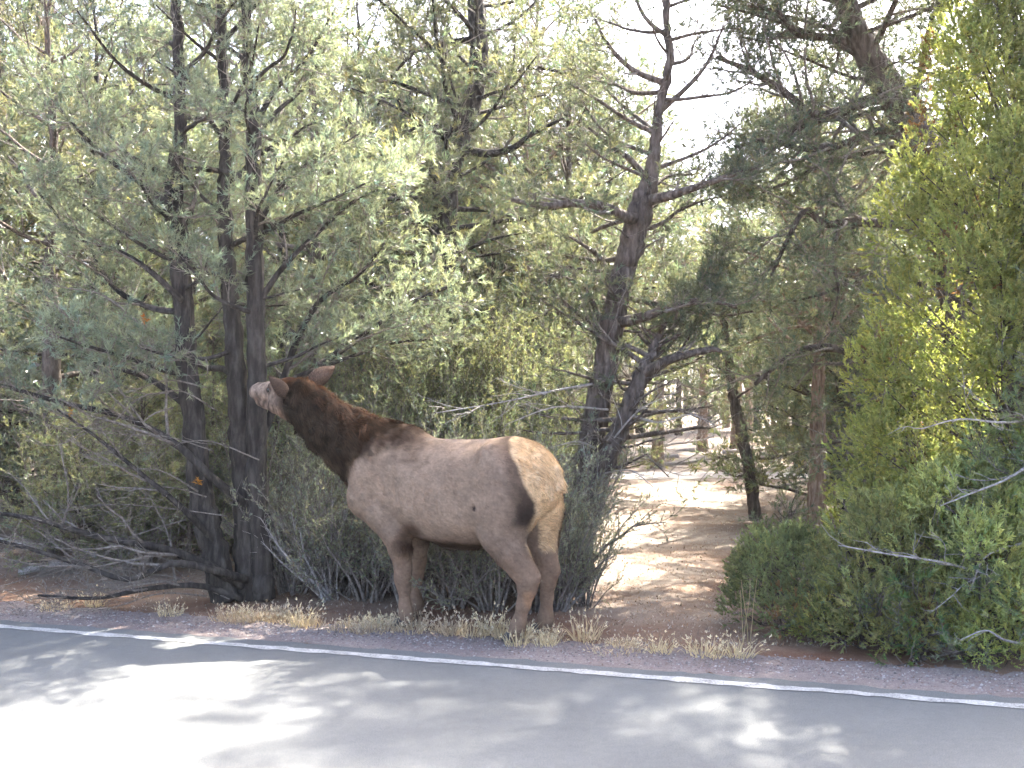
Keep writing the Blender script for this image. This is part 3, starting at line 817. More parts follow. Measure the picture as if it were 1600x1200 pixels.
    S.cone((-0.48, -0.148, 0.54), (-0.545, -0.145, 0.405), 0.034, 0.033, 0.05)
    S.cone((-0.615, -0.01, 1.06), (-0.66, -0.012, 0.955), 0.042, 0.026, 0.03)              # short tail
    S.cone((0.80, 0.0, 0.78), (0.62, 0.0, 0.64), 0.10, 0.09, 0.08)                          # brisket
    S.cone((0.15, 0.0, 0.60), (-0.12, 0.0, 0.62), 0.085, 0.08, 0.06)
    for sg in (1, -1):                                                                      # flank hollow, shoulder groove, ribs, hip
        S.carve((-0.115, sg * 0.43, 0.93), 0.12, 0.10, (1.0, 1, 1.5))
        S.carve((-0.17, sg * 0.39, 0.68), 0.085, 0.07, (0.6, 1, 1.6))
        S.carve((0.43, sg * 0.385, 0.86), 0.10, 0.08, (0.6, 1, 2.0))
        for q_ in range(5):
            S.carve((0.33 - q_ * 0.085, sg * (0.372 + 0.008 * q_), 0.86 - 0.01 * q_), 0.055, 0.05, (0.35, 1, 3.6))
        S.cone((0.60, sg * 0.17, 1.17), (0.70, sg * 0.19, 0.86), 0.085, 0.095, 0.06)
        S.cone((-0.27, sg * 0.19, 1.14), (-0.40, sg * 0.20, 0.92), 0.085, 0.10, 0.07)
    V, Q = surface_nets(S.F, S.lo, S.h)
    for it in range(2):                                            # relax the grid steps
        acc = np.zeros_like(V); cn = np.zeros(len(V))
        for k in range(4):
            a, b = Q[:, k], Q[:, (k + 1) % 4]
            np.add.at(acc, a, V[b]); np.add.at(cn, a, 1); np.add.at(acc, b, V[a]); np.add.at(cn, b, 1)
        V = V * 0.5 + 0.5 * acc / np.maximum(cn, 1)[:, None]
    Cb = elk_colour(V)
    wV = unloc(V)
    # ears, part of the same body mesh
    A = Acc(); A.add(wV, Q, None, Cb)
    ears = []
    for sg in (1, -1):
        d = unit(HLAT * 0.6 + HD * 0.3 + np.array([0, 0, 0.68])) if sg > 0 else unit(-HLAT * 0.62 - HD * 0.42 + np.array([0, 0, 0.56]))
        cup = unit(HD * 0.8 + HLAT * sg * 0.1 + np.array([0, 0, -0.25])); cup = unit(cup - d * np.dot(cup, d)); side = np.cross(d, cup)
        eV, eQ, inn, vv = ear_grid(head_pt(0.0 if sg > 0 else -0.01, sg * 0.085, -0.035 if sg > 0 else 0.05), d, side, cup, 0.195 if sg > 0 else 0.215, 0.055)
        ce = np.where(inn[:, None] > 0.5, np.array([[0.15, 0.10, 0.075]]), np.array([[0.05, 0.030, 0.020]]))
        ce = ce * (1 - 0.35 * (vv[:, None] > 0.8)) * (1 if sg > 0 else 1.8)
        A.add(eV, eQ, None, ce); ears.append((eV, eQ, ce))
    root = empty("elk", EO)
    tag(root, "brown cow elk standing on the gravel verge, muzzle raised into the pine branches", "elk")
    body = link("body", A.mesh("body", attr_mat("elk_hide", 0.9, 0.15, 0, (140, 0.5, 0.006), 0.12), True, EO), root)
    # hooves
    hm = attr_mat("hoof_horn", 0.5, 0.4)
    for (s, t) in ((0.415, 0.15), (0.533, -0.145), (-0.412, 0.155), (-0.462, -0.14)):
        H = Acc()
        for e in (-1, 1):
            ring = []
            for zz, rx, ry, sh in ((0.0, 0.058, 0.024, 0.016), (0.02, 0.054, 0.024, 0.010), (0.045, 0.046, 0.023, 0.0), (0.062, 0.036, 0.02, -0.006)):
                a = np.arange(10) / 10 * TAU
                ring.append(np.column_stack([s + sh + rx * np.cos(a) * np.where(np.cos(a) > 0, 1.15, 0.8), t + e * 0.025 + ry * np.sin(a), np.full(10, zz)]))
            V_ = np.vstack(ring); i, j = np.meshgrid(np.arange(3), np.arange(10), indexing='ij'); k = (j + 1) % 10
            H.add(unloc(V_), np.stack([i * 10 + j, i * 10 + k, (i + 1) * 10 + k, (i + 1) * 10 + j], -1).reshape(-1, 4), None, np.tile([[0.05, 0.042, 0.038]], (40, 1)))
        link("hoof", H.mesh("hoof", hm, True, EO), root)
    # eyes
    em = attr_mat("elk_eye", 0.08, 0.6)
    for sg in (1, -1):
        th = np.linspace(0, np.pi, 9); ph = np.arange(14) / 14 * TAU
        sp = np.stack([np.outer(np.sin(th), np.cos(ph)), np.outer(np.sin(th), np.sin(ph)), np.outer(np.cos(th), np.ones(14))], -1).reshape(-1, 3) * 0.021
        i, j = np.meshgrid(np.arange(8), np.arange(14), indexing='ij'); k = (j + 1) % 14
        link("eye", mesh_data("eye", sp + head_pt(0.215, sg * 0.074, -0.004) - EO, [np.stack([i * 14 + j, (i + 1) * 14 + j, (i + 1) * 14 + k, i * 14 + k], -1).reshape(-1, 4)], em, np.tile([[0.012, 0.008, 0.006]], (len(sp), 1))), root)
    # fur
    g = np.random.RandomState(77)
    def fur(V, Q, n, length_fn, dir_fn, col_fn, wid=0.0022, lift=0.32):
        a, b, c, d = (V[Q[:, k]] for k in range(4))
        nr = np.cross(c - a, d - b); ar = np.linalg.norm(nr, axis=1) * 0.5; nr = unit(nr)
        f = g.choice(len(Q), n, p=ar / ar.sum()); u, v = g.rand(n, 1), g.rand(n, 1)
        P = (a[f] * (1 - u) + b[f] * u) * (1 - v) + (d[f] * (1 - u) + c[f] * u) * v; nn = nr[f]
        cl = np.stack([noise3(P + 3.7 * q_, 26) for q_ in range(3)], -1) - 0.5
        Lf = length_fn(P)
        Dr = dir_fn(P); Dr = Dr + g.normal(size=(n, 3)) * 0.2 + cl * (0.25 + 24 * np.clip(Lf - 0.025, 0, 0.06))[:, None]; Dr = unit(Dr - nn * (Dr * nn).sum(1, keepdims=True))
        L = Lf * (0.6 + 0.7 * g.rand(n)) * (0.7 + 0.8 * noise3(P + 11, 30))
        lf_ = lift * (0.5 + g.rand(n, 1))
        h = unit(Dr + nn * lf_)
        h2 = unit(Dr + nn * (lf_ * 0.1) + np.array([0, 0, -0.12]))
        sd = unit(np.cross(h, nn)) * wid * (0.7 + 0.6 * g.rand(n, 1)) * (1 + L[:, None] * 8)
        r0 = P - nn * 0.002; m_ = r0 + h * (L * 0.55)[:, None]; tipp = m_ + h2 * (L * 0.5)[:, None]
        Vv = np.stack([r0 - sd * 0.5, r0 + sd * 0.5, m_ + sd * 0.35, m_ - sd * 0.35, tipp], 1)
        C = col_fn(P); C = C * np.clip(1 + 0.27 * g.normal(size=(n, 1)), 0.4, 1.8)
        Cv = np.repeat(C[:, None], 5, 1); Cv[:, 4] *= 1.25; Cv[:, :2] *= 0.8
        bs = (np.arange(n) * 5)[:, None]
        return Vv.reshape(-1, 3), bs + np.array([[0, 1, 2, 3]]), bs + np.array([[3, 2, 4]]), np.clip(Cv.reshape(-1, 3), 0.005, 0.9)
    def flen(P):
        L = loc(P); s, t, z = L.T; w_ = P - HP; a = w_ @ HD; c = w_ @ HUP
        l = np.full(len(P), 0.017)
        l = np.where(z < 0.45, 0.009, l)
        nk = sstep(-0.05, 0.08, s - (0.66 + (1.30 - z) * 0.60)); l = l + nk * 0.052
        l = l + 0.034 * sstep(0.13, 0.02, 1.33 - z) * sstep(0.3, 0.5, s) * (s < 0.9)
        l = l + 0.020 * sstep(0.02, -0.03, s - np.interp(z, SB[0], SB[1])) * (z > 0.55)
        l = l + 0.016 * sstep(0.62, 0.55, z) * (z > 0.48) * (np.abs(s) < 0.4)
        return np.where(a > 0.06, np.where(c > 0.0, 0.016, 0.011), np.where((a > -0.06) & (c > 0), 0.028, l))
    def fdir(P):
        L = loc(P); w_ = P - HP; a = w_ @ HD
        d = -EF[None] * 0.9 + np.array([[0, 0, -0.5]])
        d = np.where((L[:, 2] < 0.55)[:, None], np.array([[0, 0, -1.0]]) - EF[None] * 0.2, d)
        nk = (L[:, 0] - (0.66 + (1.30 - L[:, 2]) * 0.60) > 0) & (a < 0)
        d = np.where(nk[:, None], -EF[None] * 0.55 + np.array([[0, 0, -0.75]]), d)
        d = np.where((a > 0)[:, None], -HD[None] + np.array([[0, 0, -0.15]]), d)
        return d
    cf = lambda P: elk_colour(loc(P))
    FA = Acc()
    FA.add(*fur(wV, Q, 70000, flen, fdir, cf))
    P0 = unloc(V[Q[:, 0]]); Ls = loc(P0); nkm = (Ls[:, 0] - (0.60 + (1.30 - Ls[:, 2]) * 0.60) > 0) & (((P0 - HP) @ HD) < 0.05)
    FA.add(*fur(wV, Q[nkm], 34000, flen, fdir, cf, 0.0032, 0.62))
    for (eV, eQ, ce) in ears:
        cc = ce.mean(0)
        FA.add(*fur(eV, eQ, 2500, lambda P: np.full(len(P), 0.013), lambda P: np.tile(HLAT * 0 + np.array([0, 0, 0.4]) + 0.0 * HD, (len(P), 1)) + 0.001, lambda P, cc=cc: np.tile(cc, (len(P), 1)), 0.0022))
    tag(link("coat", FA.mesh("coat", attr_mat("elk_fur", 0.8, 0.06, 0.42), False, EO), root), kind="stuff")
make_elk()

#@TREES
# ------------------------------------------------------------------ trees close to the road
g0 = np.random.RandomState

# triple-stemmed pine by the elk's muzzle
YL = 7.65
stA = px_path([(352, 938, YL, .105), (335, 860, YL, .092), (313, 760, YL, .085), (297, 620, YL + .05, .078), (287, 480, YL + .1, .072), (278, 360, YL + .15, .075), (270, 300, YL + .15, .068),
               (282, 190, YL + .15, .045), (278, 60, YL + .2, .042), (268, -80, YL + .2, .030), (262, -220, YL + .2, .012)])
stB = px_path([(388, 942, YL + .1, .10), (384, 850, YL + .1, .088), (376, 700, YL + .1, .082), (368, 560, YL + .12, .074), (357, 420, YL + .15, .062), (350, 300, YL + .2, .052), (352, 180, YL + .2, .040),
               (347, 60, YL + .25, .038), (344, -60, YL + .25, .030), (350, -210, YL + .25, .012)])
stC = px_path([(414, 936, YL + .02, .085), (408, 850, YL + .02, .074), (402, 720, YL + .02, .072), (401, 560, YL, .068), (399, 420, YL, .062), (397, 300, YL, .056), (397, 190, YL - .02, .052),
               (388, 90, YL - .05, .034), (382, -20, YL - .05, .030), (376, -180, YL, .012)])
def left_az(d, p):
    k = 1.0
    if d[1] < 0: k *= 1 + 0.42 * d[1]
    if d[0] > 0.1 and p[2] < 2.3: k *= 0.35
    if p[2] < 1.6 and d[1] < -0.2: k *= 0.5
    return k
ELK_C = np.array([-0.95, 6.9])
def clear_elk(P):
    d = (P[:, 0] + 1.55) / 0.62
    e = (P[:, 0] + 0.6) / 1.35
    inhead = (np.abs(d) < 1) & (P[:, 1] < 7.5) & (P[:, 2] < 1.95)
    inbody = (np.abs(e) < 1) & (P[:, 1] < 7.35) & (P[:, 2] < 1.6)
    return ~(inhead | inbody) & (wcoord(P[:, 0], P[:, 1]) > 0.15)
def open_front(d, p): return 0.35 if d[1] < -0.25 else (0.7 if d[1] < 0.1 else 1.0)
def limb_px(pts, r): return (np.array([W(u, v, y) for (u, v, y) in pts]), r)
left_limbs = [
    limb_px([(380, 915, YL), (300, 872, YL - .2), (230, 852, YL - .35), (150, 838, YL - .5), (60, 812, YL - .6), (-40, 796, YL - .7)], .038),
    limb_px([(385, 905, YL), (330, 890, YL - .25), (270, 880, YL - .4), (200, 905, YL - .5), (120, 880, YL - .5), (20, 850, YL - .6), (-60, 835, YL - .6)], .032),
    limb_px([(378, 935, YL), (310, 915, YL - .2), (230, 920, YL - .35), (150, 935, YL - .45), (60, 930, YL - .5)], .028),
    limb_px([(385, 790, YL), (330, 745, YL - .2), (270, 690, YL - .2), (190, 650, YL - .2), (100, 630, YL - .3), (0, 602, YL - .3), (-70, 590, YL - .3)], .036),
    limb_px([(340, 850, YL), (280, 790, YL - .3), (220, 740, YL - .4), (160, 690, YL - .4), (90, 640, YL - .4)], .028),
    limb_px([(300, 640, YL), (230, 590, YL + .2), (140, 560, YL + .3), (80, 500, YL + .3), (20, 470, YL + .2)], .03),
    limb_px([(275, 330, YL), (225, 290, YL), (170, 250, YL - .1), (120, 200, YL - .2), (60, 130, YL - .2)], .03),
    limb_px([(285, 470, YL), (230, 420, YL), (180, 390, YL + .1), (120, 370, YL + .1), (60, 300, YL)], .026),
    limb_px([(405, 700, YL + .1), (440, 600, YL + .3), (465, 530, YL + .4), (500, 470, YL + .4), (560, 430, YL + .4), (600, 380, YL + .4)], .034),
    limb_px([(440, 620, YL + .3), (500, 570, YL + .5), (560, 530, YL + .55), (640, 475, YL + .6), (720, 440, YL + .5)], .036),
    limb_px([(460, 590, YL + .35), (540, 560, YL + .6), (620, 535, YL + .7), (690, 530, YL + .7)], .022),
    limb_px([(400, 480, YL), (440, 420, YL), (500, 360, YL), (560, 310, YL), (620, 290, YL)], .026),
    limb_px([(397, 200, YL), (430, 140, YL), (480, 90, YL), (520, 20, YL)], .024),
    limb_px([(400, 360, YL), (440, 290, YL), (490, 250, YL - .2), (560, 210, YL - .2)], .022),
]
build_tree("pine_tree", "tall dark pine with three close stems, nibbled by the elk's muzzle", "tree", g0(11), [stA, stB, stC],
           dict(f0=0.30, nl=19, mult=4, Lmax=1.75, prof=lambda f: 1.0 - 0.55 * f, e0=2, e1=48, az=left_az, sp2=0.125, lf2=0.45, sp3=0.055, tw=0.14, tk=19, text=0.09, nl_=0.047, nw=0.0072,
                leaf=lambda f, P, rel: np.clip(0.28 + rel * 0.85, 0, 1) * sstep(0.55, 1.75, P[:, 2]) * np.where((P[:, 0] < -2.2) & (P[:, 2] < 1.5), 0.28, 1),
                base=(0.160, 0.182, 0.140), var=0.3, hue=0.10, keep=clear_elk, rl=0.026), 'bark_dark', 'needle', left_limbs, seed=1)

# crooked pine right behind the elk's rump
YC = 8.35
stD = px_path([(903, 910, YC, .135), (906, 850, YC, .118), (916, 770, YC, .110), (926, 690, YC, .104), (940, 600, YC, .098), (955, 520, YC, .094), (968, 450, YC, .094), (985, 385, YC, .096), (1003, 322, YC, .098),
               (1020, 262, YC, .056), (1030, 180, YC, .040), (1046, 90, YC, .033), (1040, 10, YC, .026), (1057, -70, YC, .03), (1060, -120, YC, .012)])
stE = px_path([(910, 830, YC, .09), (932, 760, YC - .1, .08), (958, 695, YC - .2, .072), (982, 635, YC - .25, .066), (1002, 585, YC - .2, .058), (1022, 545, YC - .1, .036), (1040, 500, YC, .015)])
c_limbs = [
    limb_px([(1000, 345, YC), (975, 338, YC - .15), (935, 322, YC - .3), (890, 318, YC - .4), (848, 322, YC - .5), (800, 312, YC - .5)], .060),
    limb_px([(1005, 315, YC), (1050, 305, YC - .2), (1110, 285, YC - .3), (1180, 262, YC - .4)], .048),
    limb_px([(962, 505, YC), (1000, 497, YC - .2), (1050, 480, YC - .3), (1100, 470, YC - .3), (1150, 480, YC - .3)], .052),
    limb_px([(1000, 585, YC - .2), (1050, 560, YC - .3), (1110, 546, YC - .3), (1127, 549, YC - .3)], .044),
    limb_px([(1015, 285, YC), (985, 250, YC), (950, 225, YC + .1), (920, 200, YC + .1)], .034),
    limb_px([(1040, 130, YC), (990, 110, YC), (950, 70, YC), (930, 30, YC)], .03),
    limb_px([(1036, 170, YC), (1080, 130, YC), (1110, 90, YC), (1130, 40, YC)], .026),
    limb_px([(1030, 210, YC), (985, 190, YC), (940, 160, YC), (890, 130, YC)], .026),
    limb_px([(1048, 60, YC), (1010, 30, YC), (985, -20, YC), (960, -60, YC)], .022),
    limb_px([(955, 440, YC), (935, 400, YC), (915, 385, YC - .2), (890, 370, YC - .2)], .03),
    limb_px([(945, 520, YC), (925, 470, YC), (900, 440, YC - .1), (860, 430, YC - .2)], .026),
    limb_px([(985, 640, YC - .2), (1020, 645, YC - .4), (1060, 640, YC - .5), (1110, 660, YC - .5)], .016),
    limb_px([(930, 735, YC), (970, 730, YC - .4), (1010, 710, YC - .6), (1045, 745, YC - .7)], .016),
]
build_tree("pine_tree", "crooked grey-brown pine with forked leaning trunk, right behind the elk's rump", "tree", g0(12), [stD, stE],
           dict(f0=0.36, nl=34, Lmax=1.3, az=open_front, prof=lambda f: 1 - 0.35 * f, e0=0, e1=35, mult=4, sp2=0.13, lf2=0.45, sp3=0.06, tk=18, text=0.09, nl_=0.047, nw=0.0075,
                leaf=lambda f, P, rel: np.clip(0.12 + rel * 1.2, 0, 0.95) * sstep(1.6, 2.0, P[:, 2] + 0.5 * (P[:, 0] < 0.85)) * (1 - 0.35 * sstep(3.5, 4.1, P[:, 2])), base=(0.128, 0.146, 0.100), var=0.3, hue=0.12, keep=clear_elk, rl=0.024),
           'bark_brown', 'needle', c_limbs, seed=5)

# big leaning pine behind the juniper
YR = 9.0
stR = px_path([(1545, 884, YR, .20), (1530, 760, YR, .18), (1512, 600, YR, .165), (1495, 450, YR, .155), (1475, 330, YR, .15), (1440, 225, YR, .145), (1400, 150, YR, .135), (1365, 95, YR, .12), (1330, 30, YR, .10),
               (1310, -50, YR, .09), (1305, -150, YR, .075), (1320, -270, YR, .05), (1340, -400, YR, .015)])
r_limbs = [
    limb_px([(1425, 195, YR), (1380, 155, YR - .1), (1330, 168, YR - .2), (1275, 180, YR - .3), (1220, 140, YR - .3), (1170, 110, YR - .4), (1120, 90, YR - .4)], .062),
    limb_px([(1470, 310, YR), (1420, 225, YR - .2), (1370, 205, YR - .2), (1310, 228, YR - .3), (1250, 232, YR - .3), (1200, 218, YR - .3), (1150, 230, YR - .4)], .050),
    limb_px([(1330, 172, YR - .2), (1270, 192, YR - .2), (1225, 215, YR - .3), (1190, 255, YR - .3), (1130, 290, YR - .3)], .034),
    limb_px([(1480, 350, YR), (1400, 350, YR - .2), (1330, 346, YR - .3), (1290, 350, YR - .3), (1258, 330, YR - .3), (1235, 365, YR - .4), (1205, 430, YR - .4)], .050),
    limb_px([(1480, 300, YR), (1400, 240, YR), (1340, 242, YR), (1280, 260, YR), (1230, 285, YR), (1170, 310, YR)], .030),
    limb_px([(1505, 560, YR), (1420, 580, YR - .2), (1350, 560, YR - .3), (1310, 545, YR - .3), (1260, 545, YR - .3), (1215, 570, YR - .3), (1180, 600, YR - .4)], .056),
    limb_px([(1360, 90, YR), (1310, 60, YR), (1250, 55, YR - .2), (1215, 20, YR - .2), (1170, 10, YR - .3)], .045),
    limb_px([(1420, 180, YR), (1440, 110, YR), (1450, 50, YR - .2), (1470, 0, YR - .2)], .04),
    limb_px([(1315, 345, YR - .3), (1300, 400, YR - .4), (1310, 450, YR - .4), (1300, 500, YR - .4)], .022),
    limb_px([(1500, 480, YR), (1430, 440, YR), (1360, 430, YR), (1300, 455, YR - .2), (1240, 470, YR - .2)], .034),
    limb_px([(1520, 660, YR), (1440, 660, YR), (1370, 670, YR - .1), (1310, 690, YR - .2), (1240, 700, YR - .2)], .034),
]
build_tree("pine_tree", "large leaning pine with long drooping branches, behind the bright juniper", "tree", g0(13), [stR],
           dict(f0=0.50, nl=54, mult=4, Lmax=1.7, prof=lambda f: 1 - 0.35 * f, e0=5, e1=40, sp2=0.085, lf2=0.5, sp3=0.065, tw=0.15, tk=15, text=0.08, nl_=0.045, nw=0.0078, ang2=55, up=-0.02, az=lambda d, p: (1.0 if d[0] < 0.3 or p[2] > 4.4 else 0.45) * (0.5 if d[1] < -0.4 and p[2] < 4.4 else 1),
                leaf=lambda f, P, rel: np.clip(0.05 + 0.46 * rel + 0.45 * sstep(3.7, 4.4, P[:, 2]), 0, 0.95), base=(0.120, 0.136, 0.095), var=0.3, hue=0.12, rl=0.026), 'bark_brown', 'needle', r_limbs, seed=9)

# dark-trunked pine farther back, above the elk's back
YM = 11.0
stM = px_path([(690, 833, YM, .16), (700, 650, YM, .15), (698, 480, YM, .14), (694, 330, YM, .135), (704, 255, YM, .13), (722, 205, YM, .125), (740, 150, YM, .105), (748, 90, YM, .10), (745, 20, YM, .095), (738, -60, YM, .07), (735, -180, YM, .02)])
m_limbs = [
    limb_px([(718, 215, YM), (690, 205, YM - .3), (668, 190, YM - .4), (640, 205, YM - .5)], .045),
    limb_px([(715, 230, YM), (760, 240, YM - .3), (800, 232, YM - .4), (830, 210, YM - .5), (880, 185, YM - .5)], .055),
    limb_px([(720, 205, YM), (705, 160, YM - .2), (692, 125, YM - .3)], .04),
    limb_px([(745, 60, YM), (690, 70, YM), (650, 80, YM - .2), (620, 110, YM - .3)], .045),
    limb_px([(700, 300, YM), (640, 270, YM), (590, 250, YM - .2)], .04),
]
build_tree("pine_tree", "dark shaggy-barked pine with short snags, rising behind the elk's back", "tree", g0(14), [stM],
           dict(f0=0.22, nl=60, mult=4, Lmax=1.9, prof=lambda f: 1 - 0.45 * f, e0=-5, e1=40, sp2=0.15, lf2=0.45, sp3=0.08, tk=15, text=0.10, nl_=0.06, nw=0.011,
                leaf=lambda f, P, rel: np.clip(0.1 + rel * 0.8, 0, 0.95), base=(0.140, 0.156, 0.105), var=0.3, hue=0.13, rl=0.03), 'bark_dark', 'needle', m_limbs, seed=15)

# slim leaning snag in the clearing
stS = px_path([(1181, 812, 12.1, .075), (1172, 750, 12.1, .07), (1161, 690, 12.1, .068), (1150, 640, 12.1, .062), (1143, 600, 12.1, .055), (1135, 540, 12.1, .042), (1128, 470, 12.1, .03), (1122, 400, 12.1, .012)])
s_limbs = [limb_px([(1147, 625, 12.1), (1165, 612, 12.0), (1185, 600, 11.9)], .02), limb_px([(1175, 740, 12.1), (1150, 745, 11.9), (1125, 735, 11.8)], .012)]
build_tree("pine_tree", "slim leaning pine with bare trunk standing alone in the sunny clearing", "tree", g0(15), [stS],
           dict(f0=0.64, nl=14, Lmax=0.85, prof=lambda f: 1 - 0.5 * f, e0=5, e1=40, sp2=0.15, sp3=0.08, tk=14, text=0.10, nl_=0.06, nw=0.011,
                leaf=lambda f, P, rel: np.clip(0.25 + rel, 0, 0.9), base=(0.13, 0.15, 0.10), var=0.3, hue=0.12, rl=0.014), 'bark_brown', 'needle', s_limbs, seed=25)

#@JUNIPER
def juniper(name, label, cat, rng, base, prof, squash, n_lobes, spr, base_c, lobe_r=(0.16, 0.34), up=0.55, k=16, ln=0.034, wd=0.0075, tip_c=None, group=None, twig_n=26, keep=None, bark='bark_red', kind='juniper'):
    """dense evergreen: lumpy lobes of upright sprays over a branching frame. prof: [(z, R)]"""
    base = np.array(base, float); zs = np.array([p[0] for p in prof]); rs = np.array([p[1] for p in prof])
    root = empty(name, base); tag(root, label, cat, group)
    z0, z1 = zs[0], zs[-1]
    z = rng.uniform(z0, z1, n_lobes * 4); w = np.interp(z, zs, rs); z = z[rng.rand(len(z)) < (w / w.max()) ** 0.6][:n_lobes]
    if z1 > 3: z = np.concatenate([z, rng.uniform(1.6, z1, 130)])
    n = len(z); a = rng.rand(n) * TAU
    if z1 > 3: a[-130:] = rng.uniform(-2.7, -0.5, 130)
    rr = np.interp(z, zs, rs) * (0.15 + 0.82 * rng.rand(n) ** 0.45)
    if z1 > 3: rr[-130:] *= rng.uniform(0.45, 1.0, 130)
    C = np.column_stack([rr * np.cos(a), rr * np.sin(a) * squash, z])
    lr = rng.uniform(*lobe_r, n) * np.clip(np.interp(z, zs, rs) / rs.max(), 0.62, 1)
    m = spr
    li = np.repeat(np.arange(n), m)
    d = unit(rng.normal(size=(n * m, 3)) + np.array([0, 0, 0.25]))
    outw = unit(np.column_stack([C[:, 0], C[:, 1], 0.15 + 0 * C[:, 2]]))[li]
    d = unit(d + outw * 0.55)
    el = np.array([1, 1, 1.35])
    P = C[li] + d * el * lr[li][:, None] * (0.45 + 0.6 * rng.rand(n * m, 1) ** 0.6)
    D = unit(d * 0.7 + np.array([0, 0, up]) + rng.normal(size=P.shape) * 0.28)
    Pw = P + base
    ok = Pw[:, 2] > 0.03
    if keep is not None: ok &= keep(Pw)
    P, D, li = P[ok], D[ok], li[ok]
    lob = 0.62 + 0.76 * rng.rand(n)
    bc = np.asarray(base_c, float)[None] * (lob[li] * (0.75 + 0.5 * fbm(P + base, 2.2)))[:, None]
    if tip_c is not None:
        mixf = np.clip((rng.rand(n)[li] * 0.8 + 0.4 * rng.rand(len(P)) - 0.35), 0, 1)[:, None]
        bc = bc * (1 - mixf) + np.asarray(tip_c)[None] * mixf
    dead = (rng.rand(n) < 0.05)[li] & (rng.rand(len(P)) < 0.6)
    bc = np.where(dead[:, None], np.array([[0.20, 0.125, 0.07]]), bc)
    V, T, Cc = needles(rng, P, D, k, 0.075, ln, wd, 12, 62, bc, 0.2, 0.35, 0.08)
    # frame
    st = Acc(); zt = z1 * 0.85
    trunk = wander(rng, np.array([0, 0, -0.06]), (0.0, 0, 1), zt, 8, 0.02, 0.05)
    tr = np.linspace(max(0.02, 0.022 * z1), 0.006, 9)
    link("trunk", stem_mesh("trunk", trunk, tr, M[bark], 0, 12, 3), root)
    br = Acc(); tw = Acc()
    for i in range(n):
        f = np.clip(C[i, 2] / zt * 0.93 - 0.07, 0.02, 0.97); t0 = trunk[0] + 0; q = f * 8; j = min(int(q), 7); t0 = trunk[j] + (trunk[j + 1] - trunk[j]) * (q - j)
        mid = (t0 + C[i]) / 2 + np.array([0, 0, -0.06]) + rng.normal(size=3) * 0.04
        pth = smooth_path([t0, mid, C[i]], 6); r0 = 0.004 + 0.006 * rng.rand()
        V_, Q_, T_ = tube(pth, np.linspace(r0, 0.004, 6), 5); br.add(V_, Q_, T_)
        tt = twig_n; dd = unit(rng.normal(size=(tt, 3)) + outw[min(i * m, len(outw) - 1)] * 0.5 + np.array([0, 0, 0.3]))
        V_, Q_ = prisms(np.repeat(C[i][None], tt, 0) + rng.normal(size=(tt, 3)) * 0.02, C[i] + dd * el * lr[i] * (0.6 + 0.5 * rng.rand(tt, 1)), 0.0024, 0.001); tw.add(V_, Q_)
    tag(link("branches", br.mesh("branches", M[bark]), root), kind="stuff")
    tag(link("twigs", tw.mesh("twigs", M['twig']), root), kind="stuff")
    link("crown", mesh_data("crown", V, [T], M[kind], Cc, False), root)
    return root

def off_road(P): return wcoord(P[:, 0], P[:, 1]) > 0.50
bj = juniper("juniper_tree", "tall bright yellow-green juniper at the road edge", "tree", g0(41), (3.38, 6.95, ground_z(3.38, 6.95)),
        [(0.12, 1.0), (0.5, 1.12), (1.0, 1.10), (1.6, 0.95), (2.2, 0.85), (2.7, 0.80), (3.3, 0.66), (3.9, 0.46), (4.5, 0.34), (5.2, 0.15)], 0.95, 330, 62, (0.235, 0.265, 0.098),
        lobe_r=(0.15, 0.29), tip_c=(0.38, 0.385, 0.16), keep=off_road, k=14, ln=0.027, wd=0.0135, twig_n=5, bark='bark_brown')

def dead_branches(root, rng, specs, base, mat_='deadwood'):
    for pts, r in specs:
        p, rr = limb_px(pts, r)
        A = Acc(); V, Q, T = tube(smooth_path(p, 14), np.linspace(r, r * 0.3, 14), 6, 0.06, 4); A.add(V, Q, T)
        for (kp, kr) in children_of(rng, p, r, 0.11, 0.5, 42, 0.02, 0.2, 0.2, 5):
            V, Q, T = tube(kp, np.linspace(kr, 0.0015, len(kp)), 4); A.add(V, Q, T)
            for (k2, r2) in children_of(rng, kp, kr, 0.09, 0.5, 45, 0.02, 0.2, 0.2, 3):
                V, Q, T = tube(k2, np.linspace(r2, 0.001, len(k2)), 3); A.add(V, Q, T)
        link("dead_branch", A.mesh("dead_branch", M[mat_], True, base), root)

def small_pine(name, label, rng, base, h, Rr, nl, base_c, cat="tree", keep=None, lean=(0, 0), tk=18, leaf=0.9, group=None, z0=0.12):
    base = np.array(base, float)
    pth = np.array([base + np.array([lean[0] * f, lean[1] * f, h * f - 0.04 * (f == 0)]) + rng.normal(size=3) * 0.012 * h * (0 < f < 1) for f in np.linspace(0, 1, 7)])
    rad = np.linspace(0.022 * h + 0.008, 0.005, 7)
    return build_tree(name, label, cat, rng, [(pth, rad)], dict(f0=z0, nl=nl, Lmax=Rr, prof=lambda f: 1 - 0.6 * f, e0=8, e1=50, sp2=0.09, lf2=0.45, sp3=0.05, tw=0.09, tk=tk, text=0.07, nl_=0.038, nw=0.0068, mult=2,
                leaf=lambda f, P, rel: np.clip(0.45 + rel * 1.2, 0, 1) * leaf, base=base_c, var=0.28, hue=0.10, rl=0.014, keep=keep), 'bark_brown', 'needle', group=group, split_limbs=False)

